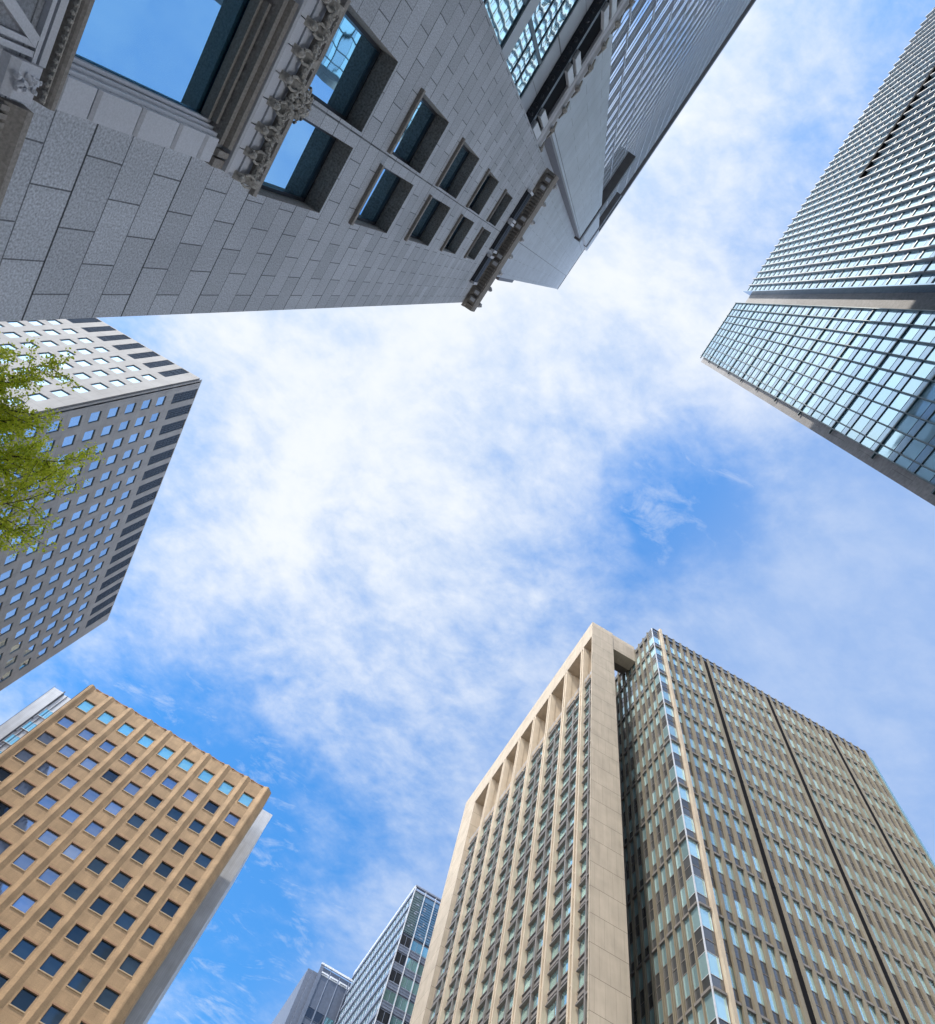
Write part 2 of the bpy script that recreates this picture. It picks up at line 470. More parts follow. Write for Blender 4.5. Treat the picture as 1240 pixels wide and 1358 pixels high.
    def mesh(s, name, mats):
        me = bpy.data.meshes.new(name)
        me.from_pydata(s.v, [], s.f)
        for m in (mats if isinstance(mats, (list, tuple)) else [mats]):
            me.materials.append(M[m] if isinstance(m, str) else m)
        me.polygons.foreach_set('material_index', s.m)
        uv = me.uv_layers.new(name='UVMap')
        data = [0.0] * (2 * len(me.loops))
        vs = me.vertices
        for p in me.polygons:
            n = p.normal
            for li in p.loop_indices:
                c = vs[me.loops[li].vertex_index].co
                if abs(n.z) > 0.7:
                    a, b = c.x, c.y
                elif abs(n.y) >= abs(n.x):
                    a, b = c.x, c.z
                else:
                    a, b = c.y, c.z
                data[2 * li] = a; data[2 * li + 1] = b
        uv.data.foreach_set('uv', data)
        me.update()
        return me

    def build(s, name, mats, parent=None, fr=(0, 0, 0)):
        return link(name, s.mesh(name, mats), parent, fr)


def link(name, me, parent=None, fr=(0, 0, 0), loc=None):
    o = bpy.data.objects.new(name, me)
    col.objects.link(o)
    if parent:
        o.parent = parent
    o.location = (fr[0], fr[1], 0) if loc is None else loc
    o.rotation_euler = (0, 0, fr[2])
    return o


def thing(name, label, cat, loc=(0, 0, 0), rz=0, group=None):
    o = bpy.data.objects.new(name, None)
    col.objects.link(o)
    o.location = loc; o.rotation_euler = (0, 0, rz)
    o['label'] = label; o['category'] = cat
    if group:
        o['group'] = group
    return o


def project(p):
    c = CAMINV @ (Vector(p) - Vector((0, 0, ZC)))
    if c.z > -0.05:
        return None
    return 620 + fpx * c.x / -c.z, 679 - fpx * c.y / -c.z


class Placer:
    """repeated parts of one building: the 100 that show largest are objects, the rest one 'stuff' part."""

    def __init__(s, root, limit=100):
        s.root, s.limit, s.items, s.protos = root, limit, {}, {}
        s.mat = root_matrix(root)

    def proto(s, key, name, mb, mats, child=None):
        """child = (name, mb, mats) or None"""
        s.protos[key] = (name, mb, mats, child)

    def add(s, key, fr, x, z, y=0.0):
        name = s.protos[key][0]
        s.items.setdefault(name, []).append((key, fr, x, y, z))

    def score(s, it):
        key, fr, x, y, z = it
        mb = s.protos[key][1]
        xs = [v[0] for v in mb.v]; zs = [v[2] for v in mb.v]
        T = s.mat @ Matrix.Translation((fr[0], fr[1], 0)) @ Matrix.Rotation(fr[2], 4, 'Z')
        q = []
        for a, b in ((min(xs), min(zs)), (max(xs), min(zs)), (max(xs), max(zs)), (min(xs), max(zs))):
            pr = project(T @ Vector((x + a, y, z + b)))
            if pr is None:
                return 0
            q.append(pr)
        cx = sum(p[0] for p in q) / 4; cy = sum(p[1] for p in q) / 4
        if not (-5 < cx < 1245 and -5 < cy < 1363):
            return 0
        return abs(sum(q[i][0] * q[(i + 1) % 4][1] - q[(i + 1) % 4][0] * q[i][1] for i in range(4))) / 2

    def flush(s):
        for name, items in s.items.items():
            items = sorted(items, key=s.score, reverse=True)
            n1 = len(items) if len(items) <= s.limit else s.limit
            cache = {}
            for key, fr, x, y, z in items[:n1]:
                nm, mb, mats, child = s.protos[key]
                if key not in cache:
                    cache[key] = (mb.mesh(nm, mats), child[1].mesh(child[0], child[2]) if child else None)
                c, sn = math.cos(fr[2]), math.sin(fr[2])
                o = link(nm, cache[key][0], s.root, fr, (fr[0] + c * x - sn * y, fr[1] + sn * x + c * y, z))
                if child:
                    link(child[0], cache[key][1], o)
            rest = items[n1:]
            if rest:
                big = MB(); mats_all = []
                for key, fr, x, y, z in rest:
                    nm, mb, mats, child = s.protos[key]
                    c, sn = math.cos(fr[2]), math.sin(fr[2])
                    for part, pm in ((mb, mats), (child[1], child[2])) if child else ((mb, mats),):
                        pm = pm if isinstance(pm, (list, tuple)) else [pm]
                        idx = []
                        for q in pm:
                            if q not in mats_all:
                                mats_all.append(q)
                            idx.append(mats_all.index(q))
                        i = len(big.v)
                        for v in part.v:
                            a, b = v[0] + x, v[1] + y
                            big.v.append((fr[0] + c * a - sn * b, fr[1] + sn * a + c * b, v[2] + z))
                        big.f += [tuple(i + k for k in f) for f in part.f]
                        big.m += [idx[k] for k in part.m]
                o = big.build(name, mats_all, s.root)
                o['kind'] = 'stuff'


def root_matrix(o):
    return Matrix.Translation(o.location) @ o.rotation_euler.to_matrix().to_4x4()


def win(w, h, fw=0.07, fd=0.1, mull=(), trans=(), pane_y=0.06):
    """window frame (ring and bars) with its pane; origin at the lower left of the opening."""
    f = MB()
    f.box(0, fw, 0, fd, 0, h); f.box(w - fw, w, 0, fd, 0, h)
    f.box(fw, w - fw, 0, fd, 0, fw); f.box(fw, w - fw, 0, fd, h - fw, h)
    for x in mull:
        f.box(x - fw / 2, x + fw / 2, 0.002, fd, fw, h - fw)
    for z in trans:
        f.box(fw, w - fw, 0.004, fd, z - fw / 2, z + fw / 2)
    p = MB()
    p.box(0.01, w - 0.01, pane_y, pane_y + 0.02, 0.01, h - 0.01)
    return f, p


def cuts(lo, hi, spans):
    """breakpoints of a run with open spans; returns list and set of open cell indices."""
    c = [lo]
    op = set()
    for a, b in sorted(spans):
        if a > c[-1] + 1e-6:
            c.append(a)
        op.add(len(c) - 1)
        c.append(b)
    if hi > c[-1] + 1e-6:
        c.append(hi)
    return c, op


XP, YM, XM = R_(90), 0.0, R_(-90)          # frames: face looking +X, -Y, -X

# ------------------------------------------------------------------ ground
def setting():
    g = MB(); g.face([(-3000, -3000, -0.12), (3000, -3000, -0.12), (3000, 3000, -0.12), (-3000, 3000, -0.12)])
    o = g.build('ground', 'city'); o['kind'] = 'structure'
    g = MB(); g.box(4, 19, -400, 48, -0.116, -0.112)
    o = g.build('road', 'asphalt'); o['kind'] = 'structure'
    g = MB(); g.box(-60, 3.8, -300, 44, -0.11, 0.0); g.box(19.2, 30, -300, 44, -0.11, 0.0)
    g.box(3.8, 4.0, -300, 44, -0.11, 0.02); g.box(19.0, 19.2, -300, 44, -0.11, 0.02)
    o = g.build('pavement', 'paving'); o['kind'] = 'structure'
    g = MB()
    for k in range(-30, 6):
        g.box(11.4, 11.55, k * 8, k * 8 + 4, -0.108, -0.106)
    o = g.build('road_marking', 'roadpaint'); o['kind'] = 'structure'


setting()


# ------------------------------------------------------------------ grey tower with square windows (left)
def grey_tower():
    t = thing('office_tower', 'grey concrete office tower with small square windows and dark louvres along its roof edge', 'building', (-52.9, 44.9, 0))
    top = 115.9 + ZC
    frB, frA = (0, 0, XP), (0, 0, YM)
    pl = Placer(t)
    k = 1.1
    # right facade, local x = Y - 44.9
    w, h, pitch, floor = 1.76, 2.35, 3.124, 4.015
    xsB = [(42.47 + 2.84 * i) * k - 44.9 for i in range(17)]
    lenB = 55.9
    z0s = [94.25 * k + ZC - floor * j for j in range(26)]
    spansx = [(x, x + w) for x in xsB]
    xs, ox = cuts(0, lenB, spansx)
    zs, oz = cuts(0, 98.4 * k + ZC, [(z, z + h) for z in z0s])
    mb = MB()
    mb.wall(xs, zs, lambda i, j: i in ox and j in oz, 0.15)
    zt = 98.4 * k + ZC
    xs2, ox2 = cuts(0, lenB, [(x, x + 1.98) for x in xsB])
    mb.wall(xs2, [zt, top - 0.25, top], lambda i, j: i in ox2 and j == 0, 0.22)
    # left facade, local x = X + 52.9 (negative)
    wA, pA = 1.58, 2.98
    rA = [(-49.95 * 1.0074 * k + 52.9) - pA * i for i in range(16)]
    spA = sorted((r - wA, r) for r in rA)
    mbA = MB()
    xsA, oxA = cuts(-52, -0.9, spA)
    mbA.wall(xsA, zs, lambda i, j: i in oxA and j in oz, 0.15)
    mbA.wall(xsA, [zt, top - 0.25, top], lambda i, j: i in oxA and j == 0, 0.22)
    mbA.box(-0.9, -0.45, 0, 0.5, 0, top)                       # corner strip, then the dark groove
    mbA.box(-0.45, -0.0, 0.35, 0.6, 0, top - 0.4, 1)
    # roof, back faces
    mbA.face([(-52, 0.5, top), (0, 0.5, top), (0, lenB, top), (-52, lenB, top)])
    mbA.face([(0, lenB, 0), (-52, lenB, 0), (-52, lenB, top), (0, lenB, top)])
    mbA.face([(-52, lenB, 0), (-52, 0, 0), (-52, 0, top), (-52, lenB, top)])
    mb.build('wall', ['grey_panel'], t, frB)
    mbA.build('wall', ['grey_panel', 'grey_dark'], t, frA)
    f, p = win(w, h, 0.06, 0.1)
    pl.proto('B', 'window', f, 'frame_dark', ('pane', p, 'blue_glass'))
    f, p = win(wA, h, 0.06, 0.1)
    pl.proto('A', 'window', f, 'frame_dark', ('pane', p, 'blue_glass'))
    for x in xsB:
        for z in z0s:
            pl.add('B', frB, x, z, 0.09)
    for a, b in spA:
        for z in z0s:
            pl.add('A', frA, a, z, 0.09)
    for key, ww in (('LB', 1.98), ('LA', wA)):
        l = MB(); hh = top - 0.25 - zt
        l.box(0.003, ww - 0.003, 0.17, 0.21, 0.003, hh - 0.003)
        for q in range(5):
            l.box(0.06 + q * (ww - 0.2) / 4, 0.14 + q * (ww - 0.2) / 4, 0.05, 0.17, 0.01, hh - 0.01)
        for q in range(6):
            l.box(0.02, ww - 0.02, 0.1, 0.17, 0.3 + q * hh / 6, 0.42 + q * hh / 6)
        pl.proto(key, 'louvre', l, 'grey_dark')
    for x in xsB:
        pl.add('LB', frB, x, zt)
    for a, b in spA:
        pl.add('LA', frA, a, zt)
    pl.flush()


grey_tower()


# ------------------------------------------------------------------ right glass tower
def glass_tower():
    X0 = 28.9
    t = thing('glass_tower', 'tall blue glass tower with vertical fins, split by a deep slot, at the right edge', 'building', (X0, 0, 0))
    top = 181.0
    fr = (0, 0, XM)                                            # local x = -Y
    pl = Placer(t)
    core = MB()
    core.box(-0.75, 80, 1.85, 40, 0, top - 1.0)
    core.box(14.45, 17.25, 1.6, 1.85, 0, top - 1.6)            # lining of the slot
    core.build('core_wall', 'core', t, fr)
    fl = 4.116
    ztop = 98.18 * 1.7 + ZC                                    # a heavy floor line
    floors = [ztop - fl * 3 + fl * i for i in range(-34, 7)]
    zl0 = floors[0]
    # lower slab ----------------------------------------------------
    s = MB(); s.box(0.45, 14.35, 0.3, 1.8, 0, top - 0.3); s.build('curtain_wall_back', 'fin_dark', t, fr)
    xsl = [0.5 + 0.0] + [1.36 + 1.622 * i for i in range(8)]
    xsl.append(14.3)
    g = MB()
    for i in range(len(xsl) - 1):
        w = xsl[i + 1] - xsl[i] - 0.05
        key = 'l%.2f' % w
        f, p = win(w, 2.62, 0.05, 0.06, pane_y=0.03)
        pl.proto(key, 'window', f, 'fin_dark', ('pane', p, 'curtain_glass'))
        sp = MB(); sp.box(0.03, w - 0.03, 0.02, 0.06, 0.03, 1.38)
        pl.proto('s' + key, 'spandrel', sp, 'spandrel_blue')
        for z in floors:
            if z + 4 < top:
                pl.add(key, fr, xsl[i] + 0.025, z + 1.42, 0.2)
                pl.add('s' + key, fr, xsl[i] + 0.025, z, 0.2)
    fin = MB(); fin.box(-0.06, 0.06, -0.02, 0.3, 0, top + 0.15)
    fin.box(-0.035, 0.035, -0.18, -0.02, 0, top + 0.15)
    me = fin.mesh('fin', 'fin_dark')
    c, sn = math.cos(XM), math.sin(XM)
    for x in xsl:
        link('fin', me, t, fr, (c * x, sn * x, 0))
    for q, z in enumerate(floors):
        if z > top:
            break
        b = MB(); hgt = 0.26 if (q - 34) % 3 == 0 else 0.1
        b.box(0.42, 14.36, 0.06 if hgt > 0.2 else 0.14, 0.29, z - hgt / 2, z + hgt / 2)
        b.build('transom', 'fin_dark', t, fr)
    # upper slab ----------------------------------------------------
    s = MB(); s.box(17.35, 80, 0.9, 1.84, 0, top - 0.4); s.build('curtain_wall_back', 'fin_dark', t, fr)
    xu = [17.4 + 1.6 * i for i in range(39)]
    f, p = win(1.54, 2.62, 0.05, 0.06, pane_y=0.03)
    pl.proto('u', 'window', f, 'fin_dark', ('pane', p, 'curtain_glass'))
    sp = MB(); sp.box(0.03, 1.51, 0.02, 0.06, 0.03, 1.38)
    pl.proto('su', 'spandrel', sp, 'spandrel_blue')
    slot_z = 84.4 * 1.7 + ZC
    for x in xu[:-1]:
        for z in floors:
            if z + 4 < top:
                pl.add('u', fr, x + 0.03, z + 1.42, 0.8)
                pl.add('su', fr, x + 0.03, z, 0.8)
    for q, x in enumerate(xu):
        fin = MB()
        z = zl0 - 1.4
        k = 0
        while z < top:
            z1 = min(z + fl * 3 - 0.35, top + 0.3)
            cutz = [(z, z1)]
            for a, b in cutz:
                fin.box(x - 0.08, x + 0.08, 0.32, 0.9, a, b, 0)
            if z1 < top:
                fin.box(x - 0.05, x + 0.05, 0.4, 0.9, z1, z1 + 0.35, 0)
            z += fl * 3
        fin.build('fin', ['fin_grey'], t, fr)
    b = MB(); b.box(38.7, 80, 0.25, 0.79, slot_z - 0.6, slot_z + 0.6); b.build('plant_slot_shade', 'recess_shade', t, fr)
    for q, z in enumerate(floors):
        if z > top:
            break
        b = MB(); b.box(17.36, 80, 0.72, 0.89, z - 0.1, z + 0.1)
        b.build('transom', 'fin_dark', t, fr)
    e = MB(); e.box(17.2, 17.34, 0.0, 1.84, 0, top)
    e.build('end_panel', 'spandrel_blue', t, fr)
    # brackets along the bare edge
    for q, z in enumerate(floors):
        if (q - 34) % 3 == 0 and z < top:
            b = MB(); b.box(-0.1, 0.42, 0.15, 0.35, z - 0.12, z + 0.12); b.build('bracket', 'fin_dark', t, fr)
    e = MB(); e.box(-0.75, 0.44, 0.5, 1.83, 0, top - 2); e.build('edge_pier', 'core', t, fr)
    pl.flush()


glass_tower()


# ------------------------------------------------------------------ cream stone tower
def cream_tower():
    X0, Y0, Y1 = 36.54, 60.5, 121.4
    t = thing('stone_tower', 'cream stone tower with deep fins and an open loggia under its roof', 'building', (X0, Y0, 0))
    top = 148.0 + ZC
    k = 1.4
    fr = (0, 0, XM)                                            # local x = -(Y - Y0)
    L = lambda u: -(u * k - Y0)
    pl = Placer(t)
    zl = 141.3 + ZC                                            # underside of the roof beam
    b = MB(); b.box(0, 5.25, 0, 0.3, 0, top); b.build('end_pier', 'cream', t, (0, 0, YM))
    b = MB(); b.box(-60.9, L(81.6), 0, 3.0, 0, zl); b.build('end_pier', 'cream', t, fr)
    b = MB(); b.box(-60.9, -0.301, 0, 3.24, zl, top); b.build('roof_beam', 'cream', t, fr)
    b = MB(); b.box(5.26, 11.0, 0.2, 2.8, zl - 0.2, top - 0.1); b.build('roof_beam', 'cream', t, (0, 0, YM))
    b = MB(); b.box(3.25, 11.0, 2.81, 5, zl + 1, top - 0.2); b.build('roof_slab', 'soffit', t, (0, 0, YM))
    b = MB(); b.box(-60.5, -0.31, 3.2, 3.24, 122.5 + ZC, zl + 0.9); b.box(-60.4, -0.31, 1.3, 3.2, 122.0 + ZC, 122.5 + ZC); b.build('inner_wall', 'cream', t, fr)
    b = MB(); b.box(-60.4, -0.31, 0.98, 1.3, 0, 122.8 + ZC); b.build('window_wall', 'taupe', t, fr)
    # columns of two fins with a slot
    us = [45.77 + 4.98 * i for i in range(8)]
    c_ = MB()
    w = 0.36
    c_.box(-1.12, -1.12 + w, 0, 1.3, 0, zl - 0.003); c_.box(-w, 0, 0, 1.3, 0, zl - 0.003)
    c_.box(-1.0, -0.12, 0.35, 1.28, 0, zl - 0.003)
    c_.box(-1.0, -0.12, 1.28, 3.15, 122.9 + ZC, zl - 0.003)
    for q in range(34):
        c_.box(-0.76, -0.36, 0.12, 0.35, 4.116 * q + 1.0, 4.116 * q + 1.25)
    me = c_.mesh('column', 'cream_column')
    cs, sn = math.cos(XM), math.sin(XM)
    for u in us[:7]:
        x = L(u)
        link('column', me, t, fr, (cs * x, sn * x, 0))
    # window cells
    cells = [(-1.42, 1.1, 'n'), (-3.5, 1.72, 'w')]
    for i, u in enumerate(us):
        a = L(u + 4.98) + 0.05; e = L(u + 0.8) - 0.05
        if i == 7:
            continue
        wd = (e - a - 0.45) / 2
        cells.append((a, wd, 'c')); cells.append((a + wd + 0.45, wd, 'c'))
    cells = [(x, round(w_, 2), c) for x, w_, c in cells]
    fl = 4.13
    zb = 46.1 * k + ZC
    rows = [zb + fl * j for j in range(-9, 15)]
    for key in sorted({w_ for _, w_, _ in cells}):
        ww = key
        f, p = win(ww, 2.2, 0.08, 0.12, (ww * 0.62,) if ww > 2 else ())
        pl.proto(('w', ww), 'window', f, 'taupe', ('pane', p, 'teal_glass'))
        sp = MB()
        sp.box(0.02, ww - 0.02, -0.36, 0.3, 2.22, 2.42)          # hood over the window
        sp.box(0.05, ww - 0.05, -0.05, 0.3, 2.5, 3.1, 1)       # dark slot
        sp.box(0.0, ww, -0.1, 0.3, 3.1, 3.5)                  # spandrel
        sp.box(0.0, ww, -0.14, 0.3, 3.9, 4.08)                 # sill
        sp.box(0.08, ww - 0.08, -0.04, 0.3, 3.5, 3.9, 1)
        for q in range(3):
            sp.box(ww * (q + 0.5) / 3 - 0.05, ww * (q + 0.5) / 3 + 0.05, -0.34, -0.05, 2.42, 2.54)
        pl.proto(('s', ww), 'spandrel', sp, ['taupe', 'taupe_dark'])
        ba = MB()
        ba.box(0, ww, -0.35, -0.3, 0.9, 1.0)
        for q in range(7):
            ba.box(ww * q / 6.01, ww * q / 6.01 + 0.05, -0.35, -0.3, 0, 0.9)
        pl.proto(('b', ww), 'rail', ba, 'white_metal')
    for x, ww, _ in cells:
        for z in rows:
            pl.add(('w', ww), fr, x, z, 0.78)
            pl.add(('s', ww), fr, x, z, 0.72)
        pl.add(('b', ww), fr, x, rows[-1] + fl, 0.72)
    for i, u in enumerate(us[:7]):
        a = L(u + 4.98) + 0.05; e = L(u + 0.8) - 0.05
        m = (a + e) / 2
        b = MB(); b.box(m - 0.16, m + 0.16, 0.4, 0.975, 0, 122.9 + ZC); b.build('mullion', 'taupe', t, fr)
    b = MB(); b.box(-1.72, -1.46, 0.4, 0.975, 0, 122.9 + ZC); b.build('mullion', 'taupe', t, fr)
    pl.flush()


cream_tower()


# ------------------------------------------------------------------ olive banded glass tower beside it
def olive_tower():
    X0, Y0, X1 = 47.6, 53.9, 102.3
    t = thing('banded_tower', 'olive tower of narrow piers with a glazed corner, joined to the cream tower', 'building', (X0, Y0, 0))
    top = 146.0 + ZC
    pl = Placer(t)
    frS, frF = (0, 0, XM), (0, 0, YM)
    b = MB()
    b.box(0.35, X1 - X0, 0.35, 45, 0, top - 1.2)
    b.build('core_wall', 'olive_wall', t)
    b = MB(); b.box(-45, -14.85, -0.1, 0.34, 0, top - 4); b.build('side_wall', 'olive_wall', t, frS)
    per = 11.1
    zh = 60.1 + ZC                                             # a hood line
    # (kind, offset above hood, height)
    seq = [('s', 0.0, 1.8), ('g', 1.8, 2.8), ('s', 4.6, 1.7), ('s', 6.3, 1.7), ('g', 8.0, 3.1)]
    pit = 1.695
    faces = [(frS, [-(1.75 + pit * i) for i in range(9)], 1.15, -1), (frF, None, 1.2, 1)]
    colsS = [-(2.01 + pit * i) - 1.25 + 0.02 for i in range(8)]       # left edge of each glazed strip
    xF = [2.1 + 1.75 * i for i in range(31)]
    slots = (6, 15, 24)
    for ww, tag_ in ((1.25, 'S'), (1.31, 'F'), (1.6, 'C')):
        for kind, o, h in seq:
            if kind == 'g':
                f, p = win(ww, h, 0.05, 0.08, pane_y=0.04)
                pl.proto((tag_, kind, h), 'window', f, 'white_metal' if tag_ == 'C' else 'taupe', ('pane', p, 'pale_glass'))
            else:
                f, p = win(ww, h, 0.05, 0.08, pane_y=0.045)
                pl.proto((tag_, kind, h), 'spandrel', f, 'taupe', ('panel', p, 'slate_glass'))
        hd = MB(); hd.box(-0.02, ww + 0.02, -0.26, 0.1, -0.16, 0.16)
        pl.proto((tag_, 'h'), 'hood', hd, 'taupe')

    def column(fr, x, tag_, y):
        for n in range(-4, 8):
            z = zh + per * n
            for kind, o, h in seq:
                if z + o + h < top and z + o > 5:
                    pl.add((tag_, kind, h), fr, x, z + o, y)
            if 5 < z < top - 1:
                pl.add((tag_, 'h'), fr, x, z, y)

    for x in colsS:
        column(frS, x, 'S', 0.22)
    column(frS, -1.68, 'C', 0.02)
    column(frF, 0.08, 'C', 0.02)
    pr = MB(); pr.box(-0.22, 0.22, 0.0, 0.35, 0, top + 0.7); pr.box(-0.1, 0.1, -0.12, -0.02, 0, top + 0.7)
    me = pr.mesh('pier', 'olive')
    c, sn = math.cos(XM), math.sin(XM)
    for i in range(9):
        x = -(1.75 + pit * i) - 0.0 + (0.0)
        x -= 0.0
        xx = x - 0.03
        link('pier', me, t, frS, (c * xx, sn * xx, 0))
    pf = MB(); pf.box(-0.25, 0.25, -0.14, 0.35, 0, top + 0.7)
    mf = pf.mesh('pier', 'olive')
    for q, x in enumerate(xF):
        if q:
            link('pier', mf, t, frF, (x, 0, 0))
        else:
            bp = MB(); bp.box(-0.26, 0.26, -0.5, 0.35, 0, top + 1.2)
            link('pier', bp.mesh('pier', 'cream_column'), t, frF, (x, 0, 0))['label'] = 'corner pier, cream tone includes the light on it'  # single pier in cream: its lit look is in the colour
        if q < len(xF) - 1:
            if q in slots:
                sl = MB(); sl.box(x + 0.4, x + 1.3, -0.06, 0.34, 0, top - 1); sl.box(x + 0.25, x + 0.4, -0.1, 0.34, 0, top - 1, 1); sl.box(x + 1.3, x + 1.5, -0.1, 0.34, 0, top - 1, 1)  # flush black strip in place of a shaded slot
                for n in range(-4, 8):
                    sl.box(x + 0.4, x + 1.3, -0.1, -0.06, zh + per * n - 0.2, zh + per * n + 0.2)
                sl.build('slot_shade_strip', ['recess_shade', 'olive'], t, frF)
            else:
                column(frF, x + 0.222, 'F', 0.2)
    cm = MB(); cm.box(-0.07, 0.07, -0.07, 0.1, 0, top); cm.build('corner_mullion', 'white_metal', t)
    pa = MB(); pa.box(0.02, X1 - X0, 0.02, 0.3, top - 1.1, top + 0.2); pa.box(0.3, X1 - X0, -0.1, 0.0, top + 0.1, top + 0.25)
    pa.build('parapet', 'slate_glass', t)
    pa = MB(); pa.box(-15.3, -0.31, 0.02, 0.3, top - 1.1, top + 0.2); pa.build('parapet', 'slate_glass', t, frS)
    eg = MB(); eg.box(X1 - X0, X1 - X0 + 0.5, -0.4, 0.3, 0, top - 2)
    eg.build('glass_edge', 'curtain_glass', t)
    pl.flush()


olive_tower()


# ------------------------------------------------------------------ tan tiled building (bottom left)
def tan_building():
    k = 1.08
    Y0 = 108.8 * k
    xs0 = -47.4 * k
    W = (47.4 - 6.9) * k
    t = thing('tiled_building', 'tan tiled office building with ridged pilasters and square windows', 'building', (xs0, Y0, 0))
    top = 106.8 * k + ZC
    fr = (0, 0, 0)
    pl = Placer(t)
    L = lambda u: u * k - xs0
    xw = [L(-45.55 + (45.55 - 10.45) * i / 8) for i in range(9)]
    w, h = 2.2 * k, 2.28 * k
    zr = [100.9 * k + ZC] + [95.75 * k + ZC - 4.944 * k * j for j in range(20)]
    hr = [2.66 * k] + [h] * 20
    xs, ox = cuts(0, W, [(x, x + w) for x in xw])
    zs, oz = cuts(0, top, sorted((z, z + q) for z, q in zip(zr, hr)))
    b = MB(); b.wall(xs, zs, lambda i, j: i in ox and j in oz, 0.3)
    b.face([(0, 0, top), (W, 0, top), (W, 5.78, top), (0, 5.78, top)])
    b.face([(W, 5.78, 0), (0, 5.78, 0), (0, 5.78, top), (W, 5.78, top)])
    b.build('wall', 'tan', t)
    pit = xw[1] - xw[0]
    px = [xw[0] - (pit - w) / 2 + pit * i for i in range(10)]
    pb = MB()
    pb.prism([(-0.85, 0.0), (-0.06, -0.34), (0.06, -0.34), (0.85, 0.0)], 0, top + 0.25)
    pb.box(-0.03, 0.03, -0.37, -0.34, 0, top + 0.25)
    me = pb.mesh('pilaster', 'tan')
    for i in range(1, 9):
        link('pilaster', me, t, fr, (px[i], 0, 0))
    # end piers with chamfered corners
    e = MB(); e.prism([(px[9] - 0.95, 0.0), (px[9] - 0.06, -0.5), (px[9] + 0.2, -0.5), (px[9] + 1.25, 0.5), (px[9] + 1.25, 5.8), (W - 0.02, 5.8), (W - 0.02, 0.0)], 0, top + 0.25)
    for q in range(9):
        e.box(px[9] + 1.25, px[9] + 1.4, 5.28, 5.78, 8 * q, 8 * q + 6.5)
    e.build('corner_pier', 'tan', t)
    e = MB(); e.prism([(px[0] + 0.75, 0.0), (0.02, 0.0), (0.02, 5.8), (px[0] - 1.0, 5.8), (px[0] - 1.0, 0.4), (px[0] - 0.3, -0.5), (px[0] + 0.06, -0.5)], 0, top + 0.25)
    e.build('corner_pier', 'tan', t)
    cp = MB()
    for i in range(9):
        x0, x1 = px[i] + 0.9, px[i + 1] - 0.9
        n = 6
        for q in range(n):
            a = x0 + (x1 - x0) * q / n; c = x0 + (x1 - x0) * (q + 1) / n
            d = 0.22 - 0.2 * math.sin(math.pi * (q + 0.5) / n)
            cp.prism([(a, -d), (c, -d), (c, 0.3), (a, 0.3)], top + 0.002, top + 0.2)
    cp.build('coping', 'tan_trim', t)
    for hh, key in ((hr[0], 'T'), (h, 'W')):
        f, p = win(w, hh, 0.05, 0.08, pane_y=0.05)
        pl.proto(key, 'window', f, 'bronze', ('pane', p, 'teal_pane' if key == 'T' else 'office_glass'))
        li = MB(); li.box(-0.06, w + 0.06, -0.1, 0.0, hh, hh + 0.22); pl.proto('l' + key, 'lintel', li, 'tan_trim')  # reddish brown band: lintel and the shadow over the window in one colour
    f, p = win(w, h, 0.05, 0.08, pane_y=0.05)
    pl.proto('D', 'window', f, 'bronze', ('pane', p, 'dark_reflect'))
    si = MB(); si.box(-0.05, w + 0.05, -0.12, 0.2, -0.16, 0.0); pl.proto('s', 'sill', si, 'tan_sill')
    for x in xw:
        for j, z in enumerate(zr):
            key = 'T' if j == 0 else 'W'
            pl.add('D' if key == 'W' and ((xw.index(x) >= 5 and j >= 2) or (xw.index(x) >= 3 and j >= 8)) else key, fr, x, z, 0.2); pl.add('l' + key, fr, x, z, -0.002); pl.add('s', fr, x, z, 0)  # dark panes by column and row draw a neighbour's dark reflection
    pl.flush()


tan_building()


def pale_building():
    k = 1.2
    Y0 = 106.4 * k
    xa_, xb_ = -50.4 * k, -3.4 * k
    t = thing('panel_building', 'pale grey panelled building standing right behind the tan tiled one', 'building', (xa_, Y0, 0))
    W = xb_ - xa_
    top = 100 * k + ZC
    b = MB(); b.box(0, 2.5, 0, 1.0, 0, top); b.build('edge_panel', 'pale_panel', t)
    b = MB(); b.box(W - 6, W, 0, 1.0, 0, top); b.build('edge_panel', 'pale_panel', t)
    b = MB(); b.box(0.1, W - 0.1, 1.0, 24, 0, top - 0.2); b.box(2.5, W - 6, 0.45, 1.0, 0, top); b.build('wall', 'pale_panel', t)
    pl = Placer(t)
    f, p = win(2.2, 2.5, 0.08, 0.12, (1.1,))
    pl.proto('w', 'window', f, 'white_metal', ('pane', p, 'teal_pane'))
    lb = MB(); lb.box(0, 2.4, 0, 0.1, -0.12, 0.0); lb.box(-0.12, 0.0, 0, 0.2, -1.2, 2.9)
    pl.proto('f', 'facade_frame', lb, 'white_metal')
    for i in range(12):
        for j in range(14):
            x, z = 2.9 + 2.4 * i, top - 8 - 4.6 * j
            pl.add('w', (0, 0, 0), x, z, 0.33)
            if i < 3:
                pl.add('f', (0, 0, 0), x, z, 0.2)
    pl.flush()
    b = MB(); b.box(2.6, 2.72, 0.1, 0.44, 0, top); b.box(3.6, 3.68, 0.25, 0.44, 0, top); b.build('dark_joint', 'bronze', t)  # dark upright strips beside the edge panel
    b = MB(); b.box(0.0, 0.05, -0.04, 0.0, 0, top + 0.6); b.box(2.3, 2.5, 0.2, 0.4, top, top + 0.7); b.build('rooftop_mast', 'bronze', t)


pale_building()


